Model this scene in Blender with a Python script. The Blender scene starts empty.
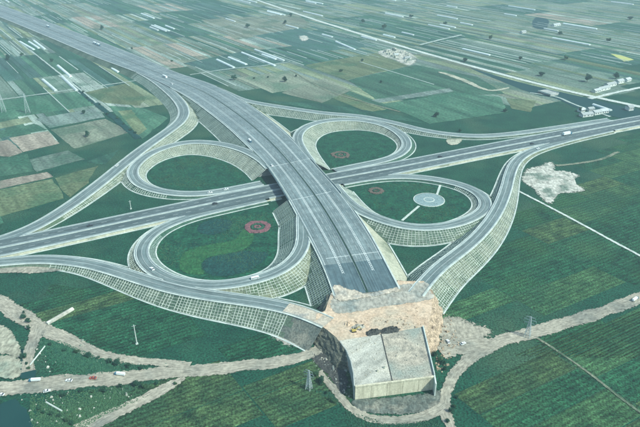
import bpy, math, random
import numpy as np
from mathutils import Vector

random.seed(7); rng = np.random.default_rng(7)
R = math.radians
scene = bpy.context.scene
col = scene.collection

# ------------------------------------------------------------------ camera, sky, sun, exposure
CAM_H, FOC, PITCH = 230.0, 600.0, math.atan((213.5 + 95.0) / 600.0)
cam_d = bpy.data.cameras.new("camera"); cam = bpy.data.objects.new("camera", cam_d); col.objects.link(cam)
cam.location = (0, 0, CAM_H); cam.rotation_euler = (math.pi / 2 - PITCH, 0, 0)
cam_d.sensor_width = 36.0; cam_d.lens = 36.0 * FOC / 640.0
cam_d.clip_start = 1.0; cam_d.clip_end = 60000.0
scene.camera = cam

SUN_EL, SUN_AZ = R(47), math.atan2(0.86, -0.50)          # azimuth clockwise from +Y
world = bpy.data.worlds.new("World"); scene.world = world; world.use_nodes = True
wn = world.node_tree; wn.nodes.clear()
wo = wn.nodes.new("ShaderNodeOutputWorld"); wb = wn.nodes.new("ShaderNodeBackground"); ws = wn.nodes.new("ShaderNodeTexSky")
ws.sky_type = 'NISHITA'; ws.sun_disc = False; ws.sun_elevation = SUN_EL; ws.sun_rotation = SUN_AZ
ws.air_density = 1.3; ws.dust_density = 1.5; ws.ozone_density = 2.0
wb.inputs[1].default_value = 0.15
wn.links.new(ws.outputs[0], wb.inputs[0]); wn.links.new(wb.outputs[0], wo.inputs[0])
sun_d = bpy.data.lights.new("sun", 'SUN'); sun = bpy.data.objects.new("sun", sun_d); col.objects.link(sun)
sun_d.energy = 4.4; sun_d.angle = R(2.0); sun_d.color = (1.0, 0.97, 0.90)
sv = Vector((math.sin(SUN_AZ) * math.cos(SUN_EL), math.cos(SUN_AZ) * math.cos(SUN_EL), math.sin(SUN_EL)))
sun.rotation_euler = sv.to_track_quat('Z', 'Y').to_euler(); sun.location = (300, -200, 600)
scene.view_settings.view_transform = 'Standard'; scene.view_settings.look = 'None'
scene.view_settings.exposure = 0.28; scene.view_settings.gamma = 1.0
scene.render.resolution_x = 1024; scene.render.resolution_y = 683

# ------------------------------------------------------------------ helpers
_fw = np.array([0, math.cos(PITCH), -math.sin(PITCH)]); _up = np.array([0, math.sin(PITCH), math.cos(PITCH)])
def P(px, py, z=0.0):
    "world point at height z seen at photo coordinate (px, py) (survey of the place from the air photo)"
    d = _fw + (px - 320.0) / FOC * np.array([1., 0, 0]) - (py - 213.5) / FOC * _up
    t = (z - CAM_H) / d[2]
    return np.array([d[0] * t, d[1] * t, z])
def to_px(p):
    q = np.asarray(p, float) - np.array([0, 0, CAM_H])
    zc = q @ _fw
    return 320.0 + FOC * q[0] / zc, 213.5 - FOC * (q @ _up) / zc

def tag(o, label=None, cat=None, group=None, kind=None):
    if label: o["label"] = label
    if cat: o["category"] = cat
    if group: o["group"] = group
    if kind: o["kind"] = kind
    return o
def empty(name, loc=(0, 0, 0), rz=0.0):
    o = bpy.data.objects.new(name, None); o.location = loc; o.rotation_euler = (0, 0, rz)
    o.empty_display_size = 1.0; col.objects.link(o); return o
def copy_tree(o, parent=None):
    c = o.copy(); col.objects.link(c)
    if parent is not None: c.parent = parent
    for ch in [k for k in bpy.data.objects if k.parent == o]: copy_tree(ch, c)
    return c

class MB:
    def __init__(s): s.v = []; s.f = []; s.m = []
    def add(s, vs, fs, mi=0):
        b = len(s.v); s.v.extend([tuple(map(float, v)) for v in vs])
        s.f.extend([tuple(i + b for i in f) for f in fs]); s.m.extend([mi] * len(fs))
    def quad(s, a, b, c, d, mi=0): s.add([a, b, c, d], [(0, 1, 2, 3)], mi)
    def box(s, c, size, rz=0.0, mi=0, taper=1.0):
        hx, hy, hz = size[0] / 2, size[1] / 2, size[2] / 2; co, si = math.cos(rz), math.sin(rz); vs = []
        for z, k in ((-hz, 1.0), (hz, taper)):
            for x, y in ((-hx, -hy), (hx, -hy), (hx, hy), (-hx, hy)):
                x *= k; y *= k
                vs.append((c[0] + x * co - y * si, c[1] + x * si + y * co, c[2] + z))
        s.add(vs, [(3, 2, 1, 0), (4, 5, 6, 7), (0, 1, 5, 4), (1, 2, 6, 5), (2, 3, 7, 6), (3, 0, 4, 7)], mi)
    def bar(s, a, b, w, h, up=(0, 0, 1), mi=0):
        a = np.asarray(a, float); b = np.asarray(b, float); t = b - a; L = np.linalg.norm(t)
        if L < 1e-6: return
        t /= L; up = np.asarray(up, float); sd = np.cross(t, up); n = np.linalg.norm(sd)
        if n < 1e-5: sd = np.cross(t, (1, 0, 0)); n = np.linalg.norm(sd)
        sd /= n; u = np.cross(sd, t)
        vs = [p + sd * (i * w / 2) + u * (j * h / 2) for p in (a, b) for i, j in ((-1, -1), (1, -1), (1, 1), (-1, 1))]
        s.add(vs, [(0, 1, 2, 3), (7, 6, 5, 4), (0, 4, 5, 1), (1, 5, 6, 2), (2, 6, 7, 3), (3, 7, 4, 0)], mi)
    def tube(s, a, b, r0, r1, n=8, mi=0, caps=True):
        a = np.asarray(a, float); b = np.asarray(b, float); t = b - a; L = np.linalg.norm(t); t /= L
        x = np.cross(t, (0, 0, 1)) if abs(t[2]) < .95 else np.cross(t, (1, 0, 0)); x /= np.linalg.norm(x); y = np.cross(t, x)
        vs = [p + r * (math.cos(k * 2 * math.pi / n) * x + math.sin(k * 2 * math.pi / n) * y) for p, r in ((a, r0), (b, r1)) for k in range(n)]
        fs = [(k, (k + 1) % n, n + (k + 1) % n, n + k) for k in range(n)]
        if caps: fs += [tuple(range(n))[::-1], tuple(range(n, 2 * n))]
        s.add(vs, fs, mi)
    def mesh(s, name, mats, smooth=False):
        me = bpy.data.meshes.new(name); me.from_pydata(s.v, [], s.f)
        for m in (mats if isinstance(mats, (list, tuple)) else [mats]): me.materials.append(m)
        me.polygons.foreach_set("material_index", s.m)
        if smooth: me.polygons.foreach_set("use_smooth", [True] * len(s.f))
        me.update(); return me
    def build(s, name, mats, parent=None, smooth=False, kind=None):
        o = bpy.data.objects.new(name, s.mesh(name, mats, smooth)); col.objects.link(o)
        if parent is not None: o.parent = parent
        if kind: o["kind"] = kind
        return o

# ------------------------------------------------------------------ materials
TINT = (.90, 1.04, 1.0)                                 # overall teal cast put into every surface's base colour
FU, FV = R(-55), R(29)                                   # field grid directions
def mat(name, a, b=None, scale=0.3, rough=0.9, detail=6.0, fine=0.0, fine_scale=1.5, stretch=None, rot=0.0, bump=0.0,
        bump_scale=1.0, spec=0.2, metal=0.0, c=None, c_scale=0.03, rows=None, jitter=0.0, streak=0.0, edge=False):
    m = bpy.data.materials.new(name); m.use_nodes = True; nt = m.node_tree; N = nt.nodes; K = nt.links
    bs = N["Principled BSDF"]; bs.inputs["Roughness"].default_value = rough; bs.inputs["Metallic"].default_value = metal
    bs.inputs["Specular IOR Level"].default_value = spec
    geo = N.new("ShaderNodeNewGeometry"); pos = geo.outputs["Position"]
    if b is None: b = tuple(x * 0.8 for x in a)
    a, b = [tuple(x * k for x, k in zip(q, TINT)) for q in (a, b)]; c = tuple(x * k for x, k in zip(c, TINT)) if c else None
    mp = N.new("ShaderNodeMapping"); mp.vector_type = 'TEXTURE'; mp.inputs["Rotation"].default_value = (0, 0, rot)
    mp.inputs["Scale"].default_value = stretch or (1, 1, 1); K.new(pos, mp.inputs["Vector"])
    n1 = N.new("ShaderNodeTexNoise"); n1.inputs["Scale"].default_value = scale; n1.inputs["Detail"].default_value = detail
    n1.inputs["Roughness"].default_value = 0.62; K.new(mp.outputs[0], n1.inputs["Vector"])
    r1 = N.new("ShaderNodeMapRange"); r1.inputs[1].default_value = 0.34; r1.inputs[2].default_value = 0.66; K.new(n1.outputs["Fac"], r1.inputs[0])
    mx = N.new("ShaderNodeMix"); mx.data_type = 'RGBA'; mx.inputs[6].default_value = (*a, 1); mx.inputs[7].default_value = (*b, 1); K.new(r1.outputs[0], mx.inputs[0])
    out = mx.outputs[2]
    if c is not None:
        n2 = N.new("ShaderNodeTexNoise"); n2.inputs["Scale"].default_value = c_scale; n2.inputs["Detail"].default_value = 4; K.new(pos, n2.inputs["Vector"])
        r2 = N.new("ShaderNodeMapRange"); r2.inputs[1].default_value = 0.5; r2.inputs[2].default_value = 0.64; K.new(n2.outputs["Fac"], r2.inputs[0])
        m2 = N.new("ShaderNodeMix"); m2.data_type = 'RGBA'; K.new(r2.outputs[0], m2.inputs[0]); K.new(out, m2.inputs[6]); m2.inputs[7].default_value = (*c, 1); out = m2.outputs[2]
    if rows:                                              # crop rows: (angle, spacing m, strength)
        mr = N.new("ShaderNodeMapping"); mr.vector_type = 'TEXTURE'; mr.inputs["Rotation"].default_value = (0, 0, rows[0]); K.new(pos, mr.inputs["Vector"])
        wv = N.new("ShaderNodeTexWave"); wv.bands_direction = 'Y'; wv.inputs["Scale"].default_value = 0.314 / rows[1]; wv.inputs["Distortion"].default_value = 1.5
        wv.inputs["Detail"].default_value = 3; wv.inputs["Detail Scale"].default_value = 2.0; K.new(mr.outputs[0], wv.inputs["Vector"])
        r3 = N.new("ShaderNodeMapRange"); r3.inputs[3].default_value = 1 - rows[2]; r3.inputs[4].default_value = 1 + rows[2]; K.new(wv.outputs["Fac"], r3.inputs[0])
        v3 = N.new("ShaderNodeVectorMath"); v3.operation = 'SCALE'; K.new(out, v3.inputs[0]); K.new(r3.outputs[0], v3.inputs["Scale"]); out = v3.outputs[0]
    if fine > 0:
        n3 = N.new("ShaderNodeTexNoise"); n3.inputs["Scale"].default_value = fine_scale; n3.inputs["Detail"].default_value = 3; K.new(pos, n3.inputs["Vector"])
        r4 = N.new("ShaderNodeMapRange"); r4.inputs[1].default_value = 0.3; r4.inputs[2].default_value = 0.7
        r4.inputs[3].default_value = 1 - fine; r4.inputs[4].default_value = 1 + fine; K.new(n3.outputs["Fac"], r4.inputs[0])
        v4 = N.new("ShaderNodeVectorMath"); v4.operation = 'SCALE'; K.new(out, v4.inputs[0]); K.new(r4.outputs[0], v4.inputs["Scale"]); out = v4.outputs[0]
    if jitter > 0:
        oi = N.new("ShaderNodeObjectInfo"); r5 = N.new("ShaderNodeMapRange"); r5.inputs[3].default_value = 1 - jitter; r5.inputs[4].default_value = 1 + jitter
        K.new(oi.outputs["Random"], r5.inputs[0]); v5 = N.new("ShaderNodeVectorMath"); v5.operation = 'SCALE'; K.new(out, v5.inputs[0]); K.new(r5.outputs[0], v5.inputs["Scale"]); out = v5.outputs[0]
    if streak > 0:                                        # wear along the road: uv = (metres along, metres across)
        uv = N.new("ShaderNodeUVMap")
        for (sx, sy, amt) in ((.012, 1.1, streak), (.10, .35, streak * .5)):
            ms = N.new("ShaderNodeMapping"); ms.inputs["Scale"].default_value = (sx, sy, 1); K.new(uv.outputs[0], ms.inputs["Vector"])
            ns = N.new("ShaderNodeTexNoise"); ns.inputs["Scale"].default_value = 1.0; ns.inputs["Detail"].default_value = 4; K.new(ms.outputs[0], ns.inputs["Vector"])
            rs = N.new("ShaderNodeMapRange"); rs.inputs[1].default_value = .32; rs.inputs[2].default_value = .68; rs.inputs[3].default_value = 1 - amt; rs.inputs[4].default_value = 1 + amt; K.new(ns.outputs["Fac"], rs.inputs[0])
            vs_ = N.new("ShaderNodeVectorMath"); vs_.operation = 'SCALE'; K.new(out, vs_.inputs[0]); K.new(rs.outputs[0], vs_.inputs["Scale"]); out = vs_.outputs[0]
    if edge:                                              # weeds close in on the ragged margin; ruts along the middle
        at = N.new("ShaderNodeAttribute"); at.attribute_name = 'edge'; sp_ = N.new("ShaderNodeSeparateColor"); K.new(at.outputs["Color"], sp_.inputs[0])
        ne = N.new("ShaderNodeTexNoise"); ne.inputs["Scale"].default_value = .45; ne.inputs["Detail"].default_value = 7; ne.inputs["Roughness"].default_value = .7; K.new(pos, ne.inputs["Vector"])
        ma = N.new("ShaderNodeMath"); ma.operation = 'MULTIPLY_ADD'; rn = N.new("ShaderNodeMapRange"); rn.inputs[1].default_value = .3; rn.inputs[2].default_value = .7; rn.inputs[3].default_value = -.55; rn.inputs[4].default_value = .40; K.new(ne.outputs["Fac"], rn.inputs[0]); K.new(sp_.outputs[0], ma.inputs[0]); ma.inputs[1].default_value = 1.45; K.new(rn.outputs[0], ma.inputs[2])
        re_ = N.new("ShaderNodeMapRange"); re_.inputs[1].default_value = .50; re_.inputs[2].default_value = .66; K.new(ma.outputs[0], re_.inputs[0]); K.new(re_.outputs[0], bs.inputs["Alpha"])
        nr_ = N.new("ShaderNodeTexNoise"); nr_.inputs["Scale"].default_value = 1.0; nr_.inputs["Detail"].default_value = 3
        cx = N.new("ShaderNodeCombineXYZ"); m9 = N.new("ShaderNodeMath"); m9.operation = 'MULTIPLY'; m9.inputs[1].default_value = 14.0; K.new(sp_.outputs[1], m9.inputs[0]); K.new(m9.outputs[0], cx.inputs[0])
        m8 = N.new("ShaderNodeMath"); m8.operation = 'MULTIPLY'; m8.inputs[1].default_value = 6.0; K.new(sp_.outputs[2], m8.inputs[0]); K.new(m8.outputs[0], cx.inputs[1]); K.new(cx.outputs[0], nr_.inputs["Vector"])
        rq = N.new("ShaderNodeMapRange"); rq.inputs[1].default_value = .35; rq.inputs[2].default_value = .65; rq.inputs[3].default_value = .72; rq.inputs[4].default_value = 1.22; K.new(nr_.outputs["Fac"], rq.inputs[0])
        vq = N.new("ShaderNodeVectorMath"); vq.operation = 'SCALE'; K.new(out, vq.inputs[0]); K.new(rq.outputs[0], vq.inputs["Scale"]); out = vq.outputs[0]
    K.new(out, bs.inputs["Base Color"])
    if bump > 0:
        nb = N.new("ShaderNodeTexNoise"); nb.inputs["Scale"].default_value = bump_scale; nb.inputs["Detail"].default_value = 4; K.new(pos, nb.inputs["Vector"])
        bp = N.new("ShaderNodeBump"); bp.inputs["Strength"].default_value = 1.0; bp.inputs["Distance"].default_value = bump; K.new(nb.outputs["Fac"], bp.inputs["Height"]); K.new(bp.outputs[0], bs.inputs["Normal"])
    return m

M = {}; EDGE_ARGS = {}
_mat = mat
def mat(name, *a, **k):
    d = dict(zip(('a', 'b', 'scale'), a)); d.update(k); d['name'] = name; EDGE_BY_NAME[name] = d; return _mat(name, *a, **k)
EDGE_BY_NAME = {}
M['ground'] = mat('ground_green', (.004, .046, .028), (.012, .074, .041), .05, fine=.7, fine_scale=.9, c=(.036, .084, .046), c_scale=.012, bump=.45, bump_scale=1.1)
M['lawn'] = mat('lawn', (.003, .040, .025), (.011, .088, .044), .12, fine=.6, fine_scale=.5, bump=.4, bump_scale=.6)
M['lawn_light'] = mat('lawn_light', (.010, .080, .030), (.030, .112, .040), .15, fine=.35, fine_scale=.6, bump=.4, bump_scale=.6)
M['lawn_dark'] = mat('lawn_dark', (.005, .045, .040), (.010, .060, .050), .15, fine=.35, fine_scale=.6, bump=.4, bump_scale=.6)
M['slope'] = mat('grassed_slope', (.030, .085, .058), (.062, .115, .080), .12, fine=.35, fine_scale=.8, bump=.3, bump_scale=.8)
M['slope_dry'] = mat('dry_grass_slope', (.125, .150, .105), (.21, .22, .155), .12, fine=.35, fine_scale=.8, c=(.075, .115, .07), c_scale=.04, bump=.3, bump_scale=.8)
M['slope_grey'] = mat('thin_grass_slope', (.065, .110, .078), (.130, .165, .118), .15, fine=.35, fine_scale=.9, c=(.05, .09, .06), c_scale=.05, bump=.3)
M['slope_bare'] = mat('bare_soil_slope', (.34, .34, .26), (.46, .44, .34), .1, fine=.2, fine_scale=.6, c=(.19, .21, .15), c_scale=.05, bump=.3)
M['asphalt'] = mat('asphalt', (.120, .160, .160), (.172, .212, .206), .05, rough=.8, fine=.10, fine_scale=.5, stretch=(1, 1, 1), streak=.30)
M['asphalt_main'] = mat('asphalt_main', (.120, .160, .166), (.185, .225, .226), .06, rough=.75, fine=.14, fine_scale=.7, stretch=(.6, 5, 1), rot=R(-70), streak=.30)
M['asphalt_new'] = mat('asphalt_new', (.070, .110, .125), (.100, .145, .155), .06, rough=.65, fine=.1, fine_scale=.5, streak=.30)
M['asphalt_ew'] = mat('asphalt_ew', (.070, .098, .102), (.112, .145, .146), .06, rough=.75, fine=.12, fine_scale=.5, stretch=(6, .5, 1), rot=R(27), streak=.30)
M['kerb'] = mat('kerb_concrete', (.36, .40, .38), (.58, .61, .56), .12, fine=.12, fine_scale=.4)
M['lattice'] = mat('lattice_concrete', (.34, .37, .33), (.60, .62, .55), .15, fine=.15, fine_scale=.4)
M['lattice_dark'] = mat('dark_lattice', (.22, .28, .26), (.34, .40, .37), .08, fine=.15, fine_scale=.4)  # darker tone of the lattice concrete, used on some slopes
M['shoulder'] = mat('concrete_shoulder', (.24, .28, .28), (.33, .37, .35), .08, fine=.12, fine_scale=.4)
M['paint'] = mat('road_paint', (.46, .50, .50), (.66, .68, .66), .3)
M['steel'] = mat('galvanised_steel', (.42, .46, .47), (.52, .56, .56), .2, rough=.5, metal=.3)
M['median'] = mat('median_planting', (.018, .050, .042), (.035, .075, .055), .4, fine=.4, bump=.3)
M['concrete'] = mat('concrete', (.34, .36, .34), (.46, .46, .42), .12, fine=.15, fine_scale=.6, c=(.25, .27, .26), c_scale=.06)
M['dirt_road'] = mat('packed_dirt', (.275, .25, .20), (.40, .355, .28), .08, fine=.2, fine_scale=.5, c=(.21, .205, .17), c_scale=.04, bump=.25)
M['pink_earth'] = mat('pink_earth', (.46, .325, .225), (.61, .455, .33), .18, fine=.22, fine_scale=.7, c=(.44, .36, .27), c_scale=.05, bump=.5, bump_scale=.5)
M['gravel'] = mat('grey_gravel', (.29, .275, .235), (.41, .37, .31), .1, fine=.18, fine_scale=.6, c=(.22, .24, .22), c_scale=.06, bump=.2)
M['dust'] = mat('dusty_spill', (.40, .34, .27), (.54, .46, .37), .15, fine=.25, fine_scale=.8, c=(.30, .29, .26), c_scale=.09, bump=.2)
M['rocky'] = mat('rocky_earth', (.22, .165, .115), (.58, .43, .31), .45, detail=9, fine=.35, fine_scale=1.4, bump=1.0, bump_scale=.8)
M['shade_slope'] = mat('shaded_slope', (.075, .085, .066), (.16, .155, .12), .2, fine=.4, fine_scale=1.0, bump=.5)  # shade put into the colour, for the bank side turned from the sun
M['pale_soil'] = mat('pale_bare_soil', (.30, .29, .245), (.60, .57, .50), .14, fine=.22, fine_scale=.4, c=(.16, .20, .16), c_scale=.06, bump=.4)
M['sand'] = mat('sand', (.26, .25, .19), (.42, .39, .30), .12, fine=.2, fine_scale=.5, c=(.24, .27, .21), c_scale=.06, bump=.4)
M['slab_grey'] = mat('slab_concrete', (.25, .245, .21), (.54, .51, .44), .16, detail=10, fine=.3, fine_scale=1.2, c=(.50, .46, .38), c_scale=.05, stretch=(3, 1, 1), rot=R(40))
M['slab_warm'] = mat('slab_concrete_dusty', (.22, .205, .17), (.54, .46, .36), .2, detail=10, fine=.35, fine_scale=1.2, c=(.26, .28, .24), c_scale=.05)
M['tan_wall'] = mat('tan_wall', (.42, .38, .28), (.66, .60, .46), .5, fine=.15, fine_scale=1.2, stretch=(1, 1, 7), detail=8)
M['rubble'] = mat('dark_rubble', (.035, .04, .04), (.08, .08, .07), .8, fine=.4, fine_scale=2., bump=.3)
M['water'] = mat('water', (.008, .046, .044), (.014, .058, .054), .02, rough=.6, spec=.1, bump=.02, bump_scale=.6)
M['pool_tile'] = mat('plaza_paving', (.17, .24, .25), (.25, .32, .32), .12, fine=.2, fine_scale=.6)
M['flower_pink'] = mat('pink_flowers', (.12, .065, .07), (.24, .10, .11), .4, fine=.4, fine_scale=1.2, bump=.4)
M['flower_brown'] = mat('brown_flowers', (.10, .085, .065), (.14, .10, .08), .4, fine=.4, fine_scale=1.2, bump=.4)
M['path'] = mat('pale_path', (.42, .46, .42), (.55, .57, .52), .15, fine=.15)
M['bund'] = mat('field_bund', (.26, .32, .29), (.42, .47, .42), .05, fine=.2)
M['plastic'] = mat('greenhouse_plastic', (.56, .62, .60), (.70, .74, .72), .1, rough=.45, jitter=.15)
M['wet_mud'] = mat('wet_mud', (.075, .095, .085), (.15, .16, .135), .2, fine=.35, fine_scale=1.0, c=(.22, .21, .17), c_scale=.08, bump=.3)
M['bark'] = mat('bark', (.07, .055, .04), (.11, .09, .065), 1.5)
M['leaf'] = mat('foliage', (.012, .062, .042), (.034, .105, .058), .5, fine=.3, jitter=.25)
M['leaf2'] = mat('foliage_light', (.028, .085, .042), (.050, .110, .055), .5, fine=.3, jitter=.25)
M['white_wall'] = mat('white_wall', (.58, .60, .57), (.70, .70, .66), .3, jitter=.1)
M['grey_roof'] = mat('grey_roof', (.33, .36, .36), (.42, .44, .43), .4, jitter=.2)
M['glass'] = mat('dark_glass', (.03, .04, .05), (.04, .05, .06), .5, rough=.1, spec=.6)
M['tyre'] = mat('tyre', (.02, .02, .02), (.03, .03, .03), 2.)
M['white_paint'] = mat('white_vehicle_paint', (.72, .74, .73), (.78, .79, .78), .5, rough=.35, spec=.5)
M['blue_paint'] = mat('blue_vehicle_paint', (.03, .13, .20), (.04, .15, .24), .5, rough=.35, spec=.5)
M['red_paint'] = mat('red_vehicle_paint', (.35, .07, .05), (.40, .09, .06), .5, rough=.35, spec=.5)
M['yellow_paint'] = mat('yellow_machine_paint', (.40, .29, .07), (.46, .34, .10), .5, rough=.45, spec=.4)
M['dark_paint'] = mat('dark_vehicle_paint', (.03, .035, .04), (.04, .045, .05), .5, rough=.35, spec=.5)
M['yellow_sheet'] = mat('yellow_crop', (.38, .40, .12), (.46, .46, .18), .1, fine=.15)

for k_ in list(M): EDGE_ARGS[k_] = dict(EDGE_BY_NAME.get(M[k_].name, {}))
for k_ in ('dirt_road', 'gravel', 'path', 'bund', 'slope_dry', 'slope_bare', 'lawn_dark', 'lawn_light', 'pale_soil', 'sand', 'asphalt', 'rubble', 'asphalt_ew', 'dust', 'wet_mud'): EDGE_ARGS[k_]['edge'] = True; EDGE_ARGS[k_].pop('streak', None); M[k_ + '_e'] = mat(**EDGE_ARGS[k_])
def field_mat(k, a, b):
    a = tuple(x * .72 for x in a); b = tuple(x * 1.25 for x in b)
    return mat('field_%s' % k, a, b, .05, fine=.38, fine_scale=.35, stretch=(9, .6, 1), rot=FU, bump=.35, bump_scale=.5, jitter=.16, c=tuple((x * 2 + y) / 3 * k_ for x, y, k_ in zip(a, (.03, .11, .06), (1.2, 1.2, 1.2))), c_scale=.022)
FM = [field_mat(n, a, b) for n, a, b in [
    ('green', (.030, .100, .062), (.055, .130, .080)), ('deep_green', (.012, .068, .048), (.030, .095, .060)),
    ('teal', (.030, .088, .078), (.055, .120, .098)), ('grey_green', (.095, .150, .115), (.140, .190, .150)),
    ('olive', (.085, .125, .062), (.125, .155, .085)), ('tan', (.135, .165, .12), (.185, .205, .15)),
    ('pink_tan', (.25, .215, .17), (.28, .24, .19)), ('straw', (.13, .175, .10), (.185, .22, .135)),
    ('grey', (.11, .16, .14), (.165, .215, .185)), ('pale', (.22, .28, .24), (.31, .36, .31))]]
FGREEN, FDEEP, FTEAL, FGREYG, FOLIVE, FTAN, FPINK, FSTRAW, FGREY, FPALE = range(10)
CROP = [mat('crop_%s' % n, tuple(x * .7 for x in a), tuple(x * 1.25 for x in b), .11, fine=.75, fine_scale=.9, c=c, c_scale=.016, bump=.45, bump_scale=1.2, rows=(FV, 3.2, .26), jitter=.10) for n, a, b, c in [(n_, *[(q[0] * .80, q[1] * 1.02, q[2] * .88) for q in qs]) for n_, *qs in [
    ('dark', (.006, .046, .028), (.016, .070, .038), (.026, .075, .034)), ('mid', (.009, .056, .034), (.022, .080, .042), (.040, .088, .042)),
    ('olive', (.024, .072, .036), (.052, .098, .046), (.018, .064, .036)), ('flecked', (.016, .046, .025), (.070, .098, .044), (.028, .064, .034))]]]

# ------------------------------------------------------------------ ground
g = MB(); S = 14000
g.add([(-S, -S, 0), (S, -S, 0), (S, S, 0), (-S, S, 0)], [(0, 1, 2, 3)])
ground = tag(g.build('ground', M['ground']), 'wide green plain under the whole interchange', 'ground', kind='structure')

def poly_obj(name, pts, z, m, parent=None, thick=None):
    "flat sheet (or a slab with real sides) over a world outline"
    pts = [np.array([p[0], p[1]]) for p in pts]; n = len(pts)
    area = sum(pts[i][0] * pts[(i + 1) % n][1] - pts[(i + 1) % n][0] * pts[i][1] for i in range(n))
    if area < 0: pts = pts[::-1]
    b = MB(); th = thick if thick else z + .3
    b.add([(p[0], p[1], z) for p in pts], [tuple(range(n))])
    b.add([(p[0], p[1], z) for p in pts] + [(p[0], p[1], z - th) for p in pts], [(i, i + n, (i + 1) % n + n, (i + 1) % n) for i in range(n)])
    return b.build(name, m, parent)
def smooth_closed(pts, n=6):
    pts = [np.asarray(p, float) for p in pts]; out = []; N = len(pts)
    for i in range(N):
        p0, p1, p2, p3 = pts[i - 1], pts[i], pts[(i + 1) % N], pts[(i + 2) % N]
        for k in range(n):
            t = k / n
            out.append(.5 * ((2 * p1) + (-p0 + p2) * t + (2 * p0 - 5 * p1 + 4 * p2 - p3) * t * t + (-p0 + 3 * p1 - 3 * p2 + p3) * t ** 3))
    return out
def ragged(pts, amp, n=7, seed=0):
    r = np.random.default_rng(seed); o = smooth_closed(pts, n)
    return [p + r.normal(0, amp, len(p)) * np.array([1, 1] + [0] * (len(p) - 2)) for p in o]

# ------------------------------------------------------------------ roads
DS = 2.2; SLOPE = 1.5
def catmull(p):
    p = np.asarray(p, float); q = np.vstack([2 * p[0] - p[1], p, 2 * p[-1] - p[-2]]); out = []
    for i in range(len(p) - 1):
        p0, p1, p2, p3 = q[i], q[i + 1], q[i + 2], q[i + 3]
        for k in range(24):
            t = k / 24
            out.append(.5 * ((2 * p1) + (-p0 + p2) * t + (2 * p0 - 5 * p1 + 4 * p2 - p3) * t * t + (-p0 + 3 * p1 - 3 * p2 + p3) * t ** 3))
    out.append(p[-1]); return np.array(out)
def resample(q, ds):
    s = np.r_[0, np.cumsum(np.linalg.norm(np.diff(q[:, :2], axis=0), axis=1))]
    n = max(3, int(s[-1] / ds) + 1); t = np.linspace(0, s[-1], n)
    return np.stack([np.interp(t, s, q[:, k]) for k in range(q.shape[1])], 1)
def gsmooth(q, sig):
    n = len(q); k = np.arange(-int(3 * sig), int(3 * sig) + 1); w = np.exp(-.5 * (k / sig) ** 2); w /= w.sum()
    pad = int(3 * sig); a = 2 * q[0] - q[1:pad + 1][::-1] if n > pad else np.repeat(q[:1], pad, 0); b = 2 * q[-1] - q[-pad - 1:-1][::-1] if n > pad else np.repeat(q[-1:], pad, 0)
    e = np.concatenate([a, q, b]); return np.stack([np.convolve(e[:, j], w, 'valid') for j in range(q.shape[1])], 1)

ROADS = []
class Road:
    def __init__(s, key, ctrl=None, hw=4.8, sig=4.0, pts=None, hws=None, zoff=0.0, ds=DS):
        q = np.array([P(*c) for c in ctrl]) if pts is None else pts
        if pts is None: q = catmull(q)
        q = resample(q, ds); q = gsmooth(q, sig) if sig else q
        s.key = key; s.c = q[:, :2]; s.z = q[:, 2] + zoff; s.n = len(q)
        t = np.gradient(s.c, axis=0); s.t = t / np.linalg.norm(t, axis=1)[:, None]; s.nr = np.stack([-s.t[:, 1], s.t[:, 0]], 1)
        s.hw = np.full(s.n, hw) if hws is None else hws; s.gap = np.zeros(s.n, bool); s.ds = ds
        ROADS.append(s)
    def pt(s, i, off, dz=0.0): return np.array([*(s.c[i] + s.nr[i] * off), s.z[i] + dz])
    def locate(s, xy):
        d = ((xy[:, None, :] - s.c[None]) ** 2).sum(2); i = d.argmin(1); r = xy - s.c[i]
        lat = np.abs((r * s.nr[i]).sum(1)); al = np.abs((r * s.t[i]).sum(1)); return i, lat, al < s.ds * 1.5
def on_other(road, pts, grow=0.0, dz=1.2):
    "True where a point lies on the carriageway of another road at about its height, or below another embankment"
    pts = np.asarray(pts, float).reshape(-1, 3); out = np.zeros(len(pts), bool)
    for o in ROADS:
        if o is road: continue
        i, lat, ok = o.locate(pts[:, :2]); hw = o.hw[i]
        out |= ok & (lat < hw + grow) & (np.abs(pts[:, 2] - o.z[i]) < dz)
        h = o.z[i] - np.maximum(0, lat - hw) / SLOPE
        out |= ok & ~o.gap[i] & (h > pts[:, 2] + .25)
    return out

# main highway from both its edges
redge = [(-40, -7, 4), (0, 5, 4.5), (56, 25, 5), (120, 49, 6), (169, 70, 7.5), (211, 83, 8.5), (247, 103, 9.2), (269, 119, 9.5), (288, 134, 9.5), (299, 147, 9.5), (311, 160, 9.5), (330, 180, 9.5), (347, 200, 9.5), (368, 230, 9.5), (379, 250.6, 9.5), (398, 287, 9.5)]
ledge = [(-40, 2, 4), (0, 17, 4.5), (56, 40, 5), (105, 61, 6), (149, 77, 7.5), (175, 89, 8), (195.6, 102, 8.5), (220, 121, 9), (237, 135, 9.4), (250, 149, 9.5), (269, 167, 9.5), (282, 187, 9.5), (294, 207, 9.5), (306, 232, 9.5), (312, 242, 9.5), (329, 275, 9.5), (336, 298, 9.5)]
RE = gsmooth(resample(catmull([P(*p) for p in redge]), 3), 7); LE = gsmooth(resample(catmull([P(*p) for p in ledge]), 3), 7)
kk = 400; mid = (resample(RE, 1)[np.linspace(0, len(resample(RE, 1)) - 1, kk).astype(int)] + resample(LE, 1)[np.linspace(0, len(resample(LE, 1)) - 1, kk).astype(int)]) / 2
mid = gsmooth(resample(mid, DS), 8)
def pdist(p, poly): return np.sqrt(((p[:, None, :2] - poly[None, :, :2]) ** 2).sum(2).min(1))
hwm = gsmooth(((pdist(mid, resample(RE, 1)) + pdist(mid, resample(LE, 1))) / 2)[:, None], 8)[:, 0]
main = Road('main', pts=mid, hws=None, sig=0)
main.hw = np.interp(np.linspace(0, 1, main.n), np.linspace(0, 1, len(hwm)), hwm)
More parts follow.
